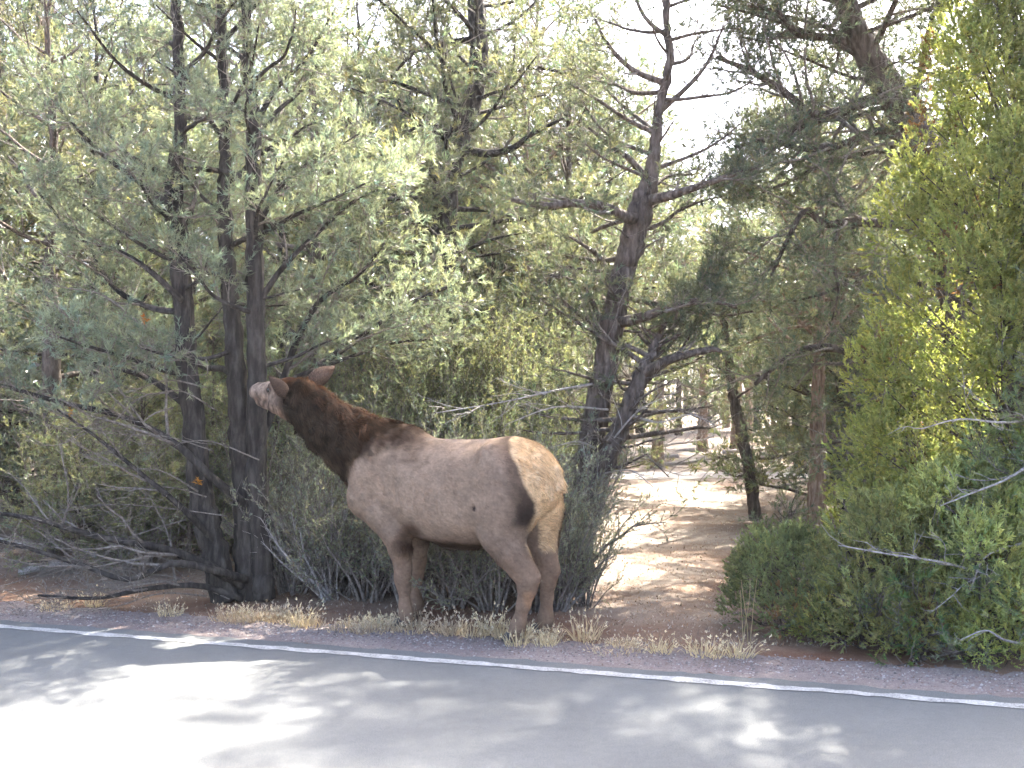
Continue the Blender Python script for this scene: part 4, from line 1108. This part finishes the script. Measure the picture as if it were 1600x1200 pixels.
yp = small_pine("young_pine", "bushy blue-green young pine in front of the juniper, dead grey twigs poking out", g0(42), (2.92, 6.22, ground_z(2.92, 6.22)), 1.15, 0.55, 48, (0.155, 0.195, 0.098), keep=off_road)
dead_branches(yp, g0(43), [([(1600, 890, 6.0), (1540, 895, 5.95), (1470, 878, 5.9), (1390, 866, 5.9), (1310, 852, 5.95)], .012),
                           ([(1640, 700, 6.0), (1580, 745, 5.9), (1520, 770, 5.85), (1470, 790, 5.85)], .010),
                           ([(1640, 650, 6.0), (1570, 660, 5.9), (1500, 655, 5.85), (1440, 670, 5.85)], .010),
                           ([(1620, 1010, 5.75), (1570, 1000, 5.7), (1540, 985, 5.7), (1500, 1000, 5.7)], .010),
                           ([(1640, 850, 5.9), (1590, 850, 5.8), (1540, 870, 5.8), (1520, 910, 5.75)], .010)], np.array(yp.location))
juniper("juniper_bush", "low dark green juniper bush at the clearing's edge, beside a tall dry stalk", "bush", g0(44), (1.86, 6.80, ground_z(1.86, 6.80)), [(0.05, 0.36), (0.2, 0.42), (0.4, 0.34), (0.55, 0.16)], 1.0, 46, 46, (0.155, 0.175, 0.095),
        lobe_r=(0.12, 0.22), tip_c=(0.20, 0.22, 0.13), keep=off_road, k=14, ln=0.030, wd=0.010, twig_n=6, bark='bark_brown')
lowp = [juniper("juniper_bush", "knee-high green juniper bush in the row under the tall juniper at the gravel edge", "bush", g0(48 + i), (0, 0, 0), [(0.04, 0.40), (0.3, 0.46), (0.6, 0.36), (0.85, 0.15)], 0.8, 48, 46, c,
        lobe_r=(0.12, 0.23), tip_c=t_, k=14, ln=0.030, wd=0.010, twig_n=6, bark='bark_brown', group="low juniper bushes under the tall juniper") for i, (c, t_) in enumerate([((0.29, 0.30, 0.115), (0.42, 0.415, 0.18)), ((0.25, 0.27, 0.13), (0.36, 0.365, 0.175))])]
gl = g0(58)
for i, (u, wv, sc) in enumerate([(1300, 1.12, .52), (1385, 1.15, .95), (1440, 1.02, .6), (1508, 1.12, 1.2), (1560, 0.95, .55), (1625, 1.08, 1.2), (1365, 1.75, .8), (1480, 1.85, 1.2), (1590, 1.85, 1.35), (1405, 2.0, 1.1)]):
    k_ = (u - 800) / 1600; y = (wv + LPT @ LNOR) / (k_ * LNOR[0] + LNOR[1]); o = lowp[i % 2] if i < 2 else copy_tree(lowp[i % 2])
    o.location = (k_ * y, y, float(ground_z(k_ * y, y))); o.rotation_euler = (0, 0, gl.rand() * TAU); o.scale = (min(sc, 1.15),) * 2 + (sc,)
small_pine("young_pine", "ragged grey-green pine sapling spreading into the sunny clearing beneath the slim pine", g0(45), (2.22, 8.2, ground_z(2.22, 8.2)), 0.6, 0.42, 26, (0.125, 0.15, 0.10), keep=off_road, leaf=0.75)
small_pine("young_pine", "small bright green pine seedling at the gravel edge under the juniper", g0(46), (2.42, 6.02, ground_z(2.42, 6.02)), 0.50, 0.36, 30, (0.10, 0.165, 0.055), keep=off_road, z0=0.05)
small_pine("young_pine", "pale yellow-green pine seedling poking out between the low juniper bushes", g0(51), (2.15, 6.28, ground_z(2.15, 6.28)), 0.75, 0.38, 34, (0.20, 0.23, 0.11), keep=off_road, z0=0.08)
small_pine("young_pine", "grey-tipped pine seedling beside the dead branch under the juniper", g0(52), (2.78, 6.02, ground_z(2.78, 6.02)), 0.85, 0.40, 36, (0.19, 0.21, 0.14), keep=off_road, z0=0.08)
small_pine("young_pine", "long-needled pine with pale tips at the juniper's road side", g0(47), (3.32, 6.05, ground_z(3.32, 6.05)), 2.75, 0.55, 56, (0.15, 0.19, 0.095), keep=off_road, z0=0.25)

#@SHRUBS
def shrub(name, label, rng, base, h, Rr, n_st, leafc, leafp=0.5, mat='twig', group=None, lean=(0, 0), cat="shrub", k=9, keep=clear_elk, straight=0.10, ln=0.016, wd=0.006):
    base = np.array(base, float); root = empty(name, base); tag(root, label, cat, group)
    A = Acc(); paths = []
    for i in range(n_st):
        a = rng.rand() * TAU; sp = Rr * (0.25 + 0.75 * rng.rand()); hh = h * (0.55 + 0.5 * rng.rand())
        d = unit(np.array([math.cos(a) * sp + lean[0], math.sin(a) * sp + lean[1], hh]))
        p0 = np.array([math.cos(a), math.sin(a), 0]) * rng.rand() * Rr * 0.22 + np.array([0, 0, -0.04])
        p = wander(rng, p0, d, hh * 1.05, 7, straight, 0.03); r = 0.006 + 0.011 * rng.rand()
        if keep is not None and not keep(p[-1:] + base)[0]: continue
        V, Q, T = tube(p, np.linspace(r, 0.0025, len(p)), 5, 0.08, i); A.add(V, Q, T); paths.append(p)
        for (kp, kr) in children_of(rng, p, r, 0.085, 0.42, 38, 0.06, 0.22, 0.16, 4):
            if keep is not None and not keep(kp[-1:] + base)[0]: continue
            V, Q, T = tube(kp, np.linspace(kr * 0.8, 0.0015, len(kp)), 3); A.add(V, Q, T); paths.append(kp)
    if not paths: return root
    link("stems", A.mesh("stems", M[mat]), root)
    P, T, F = sample_paths(rng, paths, 0.028, 0.3)
    n = len(P); D = unit(T * 0.8 + unit(rng.normal(size=(n, 3))) * 0.8 + np.array([0, 0, 0.25])); L = 0.03 + 0.06 * rng.rand(n)
    V, Q = prisms(P, P + D * L[:, None], 0.0016, 0.0009)
    tag(link("twigs", mesh_data("twigs", V, [Q], M[mat]), root), kind="stuff")
    m = rng.rand(n) < leafp
    V, T, C = needles(rng, P[m], D[m], k, L[m], ln, wd, 20, 65, leafc, 0.3, 0.2, 0.1)
    if len(V): link("foliage", mesh_data("foliage", V, [T], M['shrubleaf'], C, False), root)
    return root

GB = "grey brush thicket behind the elk"
sage = (0.25, 0.26, 0.205); sage2 = (0.22, 0.24, 0.165)
SH = [  # x px, depth, height, radius, stems, colour, leaf share
    (520, 7.75, .85, .40, 16, sage, .35), (575, 7.60, .78, .42, 18, sage, .45), (640, 7.45, .85, .40, 18, sage, .5), (705, 7.35, .88, .40, 20, sage, .5), (770, 7.2, .90, .38, 20, sage, .5),
    (835, 7.15, .95, .34, 18, sage, .45), (868, 7.15, .85, .30, 22, sage2, .5), (915, 7.3, .62, .20, 16, sage2, .4), (890, 7.75, .95, .32, 18, sage2, .4), (668, 8.1, 1.05, .45, 16, sage2, .5), (600, 8.4, 1.2, .5, 16, sage2, .5)]
for u, dy in ((455, 7.95), (490, 8.2), (545, 8.0), (610, 7.9), (655, 7.75), (740, 7.75), (800, 7.6), (860, 7.5), (690, 8.3), (560, 8.6), (440, 8.6), (820, 8.2), (900, 8.0)):
    SH.append((u, dy, 1.0 + 0.25 * ((u * 7) % 10) / 10, .42, 0, sage, 0))
bp = [shrub("brush_shrub", "twiggy grey-green brush in the thicket under and behind the elk's belly", g0(60 + i), (0, 0, 0), 1.0, .48, 26, c, lp, group=GB, keep=None, k=9, ln=0.020, wd=0.0085, straight=0.17) for i, (c, lp) in enumerate([(sage, .75), (sage2, .8), (sage, .6)])]
def scatter(protos_, i, x, y, sx, sz, rot):
    k = i % len(protos_)
    o = protos_[k] if i < len(protos_) else copy_tree(protos_[k])
    o.location = (x, y, float(ground_z(x, y)) - 0.01); o.rotation_euler = (0, 0, rot); o.scale = (sx, sx, sz)
gs = g0(59)
for i, (u, y, h, r, ns, c, lp) in enumerate(SH):
    scatter(bp, i, (u - 800) / 1600 * y, y, r / .44 * 1.05, h * 1.15, gs.rand() * TAU)
CR = [(590, 9.0, 1.95, .55), (650, 9.4, 2.1, .6), (760, 9.3, 2.0, .6), (840, 9.6, 2.0, .55), (470, 9.2, 1.6, .5), (700, 8.9, 1.7, .5), (540, 9.9, 2.2, .6), (870, 9.0, 1.4, .40), (620, 10.2, 2.2, .6), (800, 10.1, 2.1, .6), (130, 9.3, 1.4, .55), (215, 8.8, 1.2, .5), (290, 9.2, 1.5, .55), (350, 9.8, 1.5, .5), (170, 10.2, 1.6, .6)]
tp_ = [shrub("tall_shrub", "tall pale-leaved feathery shrub in the woodland between the roadside pines", g0(80 + i), (0, 0, 0), 2.0, .58, 20, c, .7, group="feathery shrubs of the woodland", k=9, ln=0.026, wd=0.011, keep=None) for i, c in enumerate([(0.20, 0.22, 0.135), (0.185, 0.21, 0.125)])]
for i, (u, y, h, r) in enumerate(CR):
    scatter(tp_, i, (u - 800) / 1600 * y, y, r / .58, h / 2.0, gs.rand() * TAU)
x = (520 - 800) / 1600 * 7.65
shrub("dead_bush", "bare silver-grey dead bush leaning under the elk's neck", g0(95), (x, 7.65, ground_z(x, 7.65)), 1.0, .35, 14, sage, 0.0, mat='deadwood', lean=(-0.35, -0.05))

#@BACKWOOD
# ------------------------------------------------------------------ woodland behind: prototypes, then copies
def proto_pine(rng, h, bare, Rm, nl, base_c, bark, tk=15, leaf=lambda f, P, rel: np.clip(0.15 + rel, 0, 0.95), bend=0.15, rl=0.03):
    n = 9
    pth = np.zeros((n, 3)); pth[:, 2] = np.linspace(-0.08, h, n)
    pth[1:, :2] = np.cumsum(rng.normal(0, bend * h / 40, (n - 1, 2)), 0) * np.linspace(0.5, 1.6, n - 1)[:, None]
    rad = np.linspace(0.0195 * h, 0.010, n) * (1 + 0.06 * rng.normal(size=n)); rad[0] *= 1.25
    return [(pth, rad)], dict(f0=bare, nl=nl, Lmax=Rm, prof=lambda f: 1 - 0.62 * f ** 1.3, e0=0, e1=45, sp2=0.19, lf2=0.45, sp3=0.10, tw=0.18, tk=tk, text=0.12, nl_=0.075, nw=0.0135,
                              leaf=leaf, base=base_c, var=0.32, hue=0.14, rl=rl, nlimb=5), bark
protos = []
PL = [("bushy grey-green pine in the woodland behind the roadside trees", 5.6, .10, 1.75, 44, (0.140, 0.158, 0.108), 'bark_dark'),
      ("open-crowned pine with a bare lower trunk in the woodland", 6.4, .40, 1.75, 46, (0.142, 0.158, 0.110), 'bark_red'),
      ("yellowish green pine with low skirts deep in the woodland", 5.0, .06, 1.8, 42, (0.160, 0.172, 0.100), 'bark_brown'),
      ("thin half-bare pine with dead lower boughs in the woodland", 5.8, .25, 1.4, 30, (0.132, 0.146, 0.104), 'bark_brown')]
for i, (lab, h, bare, Rm, nl, bc, bark) in enumerate(PL):
    rng = g0(100 + i)
    lf_ = (lambda f, P, rel: np.clip(0.15 + rel, 0, 0.95)) if i < 3 else (lambda f, P, rel: np.clip(0.05 + 0.5 * rel, 0, 0.7) * sstep(1.0, 2.6, P[:, 2]))
    stems, prm, bk = proto_pine(rng, h, bare, Rm, nl, bc, bark, leaf=lf_)
    t = build_tree("woodland_pine", lab, "tree", rng, stems, prm, bk, group=["bushy pines", "bare-trunked pines", "yellowish pines", "half-bare pines"][i] + " of the woodland", split_limbs=False, origin=(0, 0, 0), seed=50 + i)
    protos.append(t)

used = [False] * 4
placed = []
def place(u, y, kind, sc, rot, label=None):
    x = (u - 800) / 1600 * y
    o = protos[kind] if not used[kind] else copy_tree(protos[kind])
    used[kind] = True
    o.location = (x, y, float(ground_z(x, y)) - 0.02); o.rotation_euler = (0, 0, rot); o.scale = (sc, sc, sc)
    o["label"] = label or PL[kind][0]
    placed.append((x, y))
gp = g0(7)
# trees one can pick out through the gaps
PICK = {(1027, 19.7): "stout reddish bare-trunked pine just beyond the pale footpath in the clearing",
        (1097, 25.6): "pale flaking pine trunk among the fallen branches beyond the footpath",
        (1250, 20.3): "short dark pine trunk beyond the footpath near the juniper",
        (818, 14.0): "straight slender pine trunk rising behind the elk's haunches",
        (1395, 11.2): "low dark bushy pine shading the clearing beside the juniper",
        (230, 9.4): "waist-high pale green pine sapling behind the three-stemmed pine",
        (880, 12.2): "half-bare pine close behind the crooked forked pine, thin against the sky",
        (80, 9.6): "half-bare pine close behind the dead grey branches of the three-stemmed pine"}
for (u, y, k, sc) in [(1027, 19.7, 1, .92), (1097, 25.6, 1, 1.0), (1250, 20.3, 1, .8), (818, 14.0, 1, .98), (1168, 29, 1, .95), (985, 27, 1, .9), (1060, 31, 3, .9), (1135, 36, 1, 1.0), (1225, 27, 3, .95),
                      (150, 11.2, 0, 1.05), (20, 12.5, 2, 1.1), (-120, 11, 0, 1.1), (300, 12.8, 2, .92), (440, 12.0, 0, .88), (560, 12.6, 2, .95), (640, 14.6, 0, 1.2), (500, 10.4, 3, 1.0), (80, 9.6, 3, .95), (900, 14.8, 2, .72), (760, 13.2, 2, .85),
                      (1330, 13.6, 0, 1.12), (1420, 12.0, 2, .9), (1560, 13.5, 0, .95), (1720, 12.5, 2, .9), (1310, 16.3, 2, .9), (1500, 15.5, 0, 1.2), (-250, 14, 2, 1.2), (200, 15.6, 0, 1.2), (380, 16.2, 1, 1.35), (560, 15.8, 0, 1.35), (470, 16.5, 0, 1.4), (250, 16.5, 2, 1.45), (120, 16.3, 0, 1.35), (15, 15.6, 1, 1.3), (-80, 16.4, 0, 1.4), (625, 16.8, 0, 1.4), (785, 16.7, 2, 1.45), (960, 24, 1, .9), (880, 12.2, 3, .98), (930, 15.5, 0, 1.2), (850, 16.2, 1, 1.3), (700, 15.8, 0, 1.3), (230, 14.6, 0, 1.1), (90, 14.5, 1, 1.3), (965, 20.0, 1, 1.15), (1215, 23.5, 1, 1.2), (1000, 31.5, 0, 1.3), (1100, 33.5, 2, 1.4), (1180, 35, 0, 1.4), (1275, 10.0, 1, .72), (2000, 7.7, 2, .8), (2250, 8.1, 0, .9), (1880, 9.6, 0, 1.0), (2500, 8.8, 2, .9), (2150, 11.5, 0, 1.2), (-350, 9.2, 2, .8), (-620, 8.9, 0, .9), (-450, 12.5, 1, 1.1), (1395, 11.2, 0, .82), (1345, 12.4, 2, 1.0), (1385, 15.0, 0, 1.05), (1300, 14.6, 1, .85), (1150, 24.5, 1, 1.05), (1290, 19.6, 0, 1.0), (230, 9.4, 2, .36), (120, 8.9, 2, .30), (330, 10.2, 2, .42), (430, 9.8, 2, .36)]:
    place(u, y, k, sc, gp.rand() * TAU, PICK.get((u, y)))
tries = 0
while len(placed) < 140 and tries < 6000:
    tries += 1
    y = 19.5 + 45 * gp.rand() ** 1.3; u = gp.uniform(-250, 1850); x = (u - 800) / 1600 * y
    if 950 < u < 1300 and y < 30: continue
    if min((x - a) ** 2 + (y - b) ** 2 for a, b in placed) < (2.0 + 0.02 * y) ** 2: continue
    k = gp.randint(0, 4); sc = gp.uniform(0.8, 1.2)
    if 820 < u < 1300: sc = min(sc, (1.2 + 0.25 * y) / 6.0)
    place(u, y, k, sc, gp.rand() * TAU)

#@SMALL
# ------------------------------------------------------------------ dry grass tufts on the verge, stalks, fallen wood
def grass_mesh(name, rng, n, h, sp, heads=True, c=(0.56, 0.45, 0.30)):
    a = rng.rand(n) * TAU; r = sp * np.sqrt(rng.rand(n)); P = np.column_stack([r * np.cos(a), r * np.sin(a), np.full(n, -0.01)])
    le = 0.25 + 0.6 * rng.rand(n); d = unit(np.column_stack([np.cos(a + rng.normal(size=n)) * le, np.sin(a + rng.normal(size=n)) * le, np.ones(n)]))
    L = h * (0.45 + 0.65 * rng.rand(n))
    mid = P + d * (L * 0.6)[:, None]; tip = mid + unit(d + np.array([0, 0, -0.35]) * rng.rand(n, 1) + rng.normal(size=(n, 3)) * 0.15) * (L * 0.45)[:, None]
    s = unit(np.cross(d, unit(rng.normal(size=(n, 3))))) * 0.0032
    V = np.stack([P - s, P + s, mid + s * 0.7, mid - s * 0.7, tip], 1).reshape(-1, 3); b = (np.arange(n) * 5)[:, None]
    C = np.repeat((np.array(c) * (0.75 + 0.5 * rng.rand(n, 1)))[:, None], 5, 1).reshape(-1, 3)
    A = Acc(); A.add(V, b + np.array([[0, 1, 2, 3]]), b + np.array([[3, 2, 4]]), C)
    if heads:
        m = rng.rand(n) < 0.4
        Vh, Th, Ch = needles(rng, tip[m], unit(tip[m] - mid[m]), 7, 0.02, 0.014, 0.006, 10, 70, (0.66, 0.57, 0.42), 0.2, 0.1, 0.05); A.add(Vh, None, Th, Ch)
    return A.mesh(name, M['straw'], False)
gm = [grass_mesh("grass_blades", g0(200 + i), n, h, sp) for i, (n, h, sp) in enumerate([(130, .085, .11), (90, .12, .08), (170, .065, .15), (60, .16, .06)])]
gg = g0(210)
spots = []
for (u0, u1, n) in [(350, 470, 9), (480, 600, 4), (590, 715, 13), (730, 870, 5), (900, 1000, 3), (1000, 1180, 3), (0, 330, 3)]:
    for q in range(n):
        u = u0 + (u1 - u0) * (q + gg.rand()) / n
        # on the soil edge just beyond the gravel: solve for w
        wv = 0.56 + 0.22 * gg.rand()
        k = (u - 800) / 1600
        y = (wv + LPT @ LNOR) / (k * LNOR[0] + LNOR[1]); spots.append((k * y, y, u))
spots = [p for p in spots if not (590 < p[2] < 690 and p[1] < 6.75)]
spots += [((806 - 800) / 1600 * 6.30, 6.30, 806), ((852 - 800) / 1600 * 6.32, 6.32, 852), ((640 - 800) / 1600 * 6.68, 6.68, 640)]
for i, (x, y, u) in enumerate(spots):
    o = link("grass_tuft", gm[gg.randint(0, 4)], None, (x, y, float(ground_z(x, y)) - 0.002)); o.rotation_euler = (0, 0, gg.rand() * TAU); s_ = 0.8 + 0.5 * gg.rand(); o.scale = (s_, s_, s_ * (1.0 if u < 930 else 0.8))
    tag(o, "pale dry grass tuft on the verge between the gravel shoulder and the brush", "grass tuft", "dry grass tufts along the verge")

def stalk():
    rng = g0(220); b = W(1166, 1000, 6.4); b[2] = float(ground_z(b[0], b[1])); A = Acc(); 
    for i in range(4):
        p = wander(rng, np.array([rng.normal() * 0.02, rng.normal() * 0.02, -0.02]), (rng.normal() * 0.06, 0, 1), 0.30 + 0.14 * rng.rand(), 6, 0.05, 0.02)
        V, Q, T = tube(p, np.linspace(0.0035, 0.0018, 7), 4); A.add(V, Q, T, np.tile([[0.45, 0.37, 0.22]], (len(V), 1)))
    o = link("dry_stalk", A.mesh("dry_stalk", M['straw']), None, b); tag(o, "tall straw-coloured dry stalk beside the low dark pine bush", "plant")
stalk()

def fallen(u, y, L, r, rot, label, rng, kids=True, tilt=0.05):
    x = (u - 800) / 1600 * y; b = np.array([x, y, float(ground_z(x, y)) + r * 0.6])
    p = wander(rng, np.zeros(3), (math.cos(rot), math.sin(rot), tilt), L, 8, 0.09, 0.0); A = Acc()
    V, Q, T = tube(smooth_path(p, 18), np.linspace(r, r * 0.4, 18), 7, 0.08, 2); A.add(V, Q, T)
    if kids:
        for (kp, kr) in children_of(rng, p, r, 0.25, 0.4, 45, 0.04, 0.15, 0.2, 5):
            V, Q, T = tube(kp, np.linspace(kr, 0.002, len(kp)), 4); A.add(V, Q, T)
            for (k2, r2) in children_of(rng, kp, kr, 0.12, 0.5, 45, 0.03, 0.2, 0.2, 3): V, Q, T = tube(k2, np.linspace(r2, 0.0015, len(k2)), 3); A.add(V, Q, T)
    tag(link("fallen_branch", A.mesh("fallen_branch", M['deadwood']), None, b), label, "branch", "fallen wood in the clearing")
FB = [(1010, 20.5, 2.2, .05, .2), (1060, 22.5, 2.6, .06, 2.9), (1130, 23.5, 2.0, .05, .4), (1085, 24.5, 2.4, .06, 3.3), (1150, 26, 2.4, .06, .1), (1000, 24, 2.0, .05, .3), (1225, 16.2, 1.4, .03, .3), (30, 8.8, 1.6, .035, .2), (60, 10.0, 1.8, .04, 2.9)]
for i, f in enumerate(FB):
    fallen(*f, "bare grey fallen branch lying on the sunlit ground of the woodland", g0(230 + i))

pt0 = [o for o in col.objects if o.name == "pine_tree"][0]
gd = g0(260)
dl = []
for (u, v, du, dv, n) in [(330, 800, -250, -30, 4), (340, 700, -260, -60, 3), (330, 900, -270, 0, 4), (290, 560, -230, -70, 2), (300, 620, -150, 90, 2)]:
    for q in range(n):
        a, b = du * (0.7 + 0.5 * gd.rand()), dv + gd.normal() * 45; y0 = YL - 0.1; y1 = YL - 0.75 * gd.rand()
        uu, vv = u + gd.normal() * 25, v + gd.normal() * 30
        dl.append(([(uu, vv, y0), (uu + a * .3, vv + b * .35 - 10, y0 + (y1 - y0) * .4), (uu + a * .65, vv + b * .7 + gd.normal() * 12, y0 + (y1 - y0) * .7), (uu + a, vv + b, y1)], 0.0055 + 0.0035 * gd.rand()))
dead_branches(pt0, gd, dl, np.array(pt0.location), 'twig')
pt1 = [o for o in col.objects if o.name == "pine_tree.001"][0]
dead_branches(pt1, gd, [([(925, 600, 8.2), (868, 610, 8.0), (787, 628, 7.9), (682, 645, 7.9)], .012), ([(950, 640, 8.2), (868, 636, 8.0), (793, 662, 7.9)], .010), ([(990, 650, 8.1), (1030, 660, 7.9), (1080, 648, 7.8), (1120, 665, 7.8)], .010),
                        ([(930, 700, 8.2), (900, 690, 7.9), (860, 700, 7.8)], .010), ([(940, 740, 8.2), (985, 735, 7.8), (1020, 760, 7.6)], .009), ([(955, 690, 8.1), (1000, 640, 7.9), (1060, 612, 7.8)], .009)], np.array(pt1.location))
# orange dead needle clumps caught in the left pine
for i, (u, v, y) in enumerate([(306, 756, 7.45), (110, 642, 7.35), (228, 500, 7.4)]):
    b = W(u, v, y); V, T, C = needles(g0(240 + i), np.zeros((5, 3)) + g0(i).normal(size=(5, 3)) * 0.015, g0(250 + i).normal(size=(5, 3)), 14, 0.03, 0.035, 0.005, 10, 70, (0.42, 0.19, 0.04), 0.3, 0.1, 0.1)
    pt = [o for o in col.objects if o.name == "pine_tree"][0]
    link("dead_needles", mesh_data("dead_needles", V + b - np.array(pt.location), [T], M['deadneedle'], C, False), pt)
# ------------------------------------------------------------------ thin air
def make_haze():
    lo, hi = np.array([-960, -360, -1.4]), np.array([960, 1560, 12.5])
    V = np.array([[(lo, hi)[i][0], (lo, hi)[j][1], (lo, hi)[k][2]] for i in (0, 1) for j in (0, 1) for k in (0, 1)])
    Q = np.array([[0, 1, 3, 2], [4, 6, 7, 5], [0, 4, 5, 1], [2, 3, 7, 6], [0, 2, 6, 4], [1, 5, 7, 3]])
    m, nt, out = new_mat("haze_air"); pv = N(nt, "ShaderNodeVolumePrincipled")
    pv.inputs["Density"].default_value = 0.0007; pv.inputs["Color"].default_value = (0.92, 0.94, 0.95, 1); pv.inputs["Anisotropy"].default_value = 0.3
    nt.links.new(pv.outputs[0], out.inputs["Volume"])
    tag(link("haze", mesh_data("haze", V, [Q], m, None, False)), kind="stuff")
make_haze()
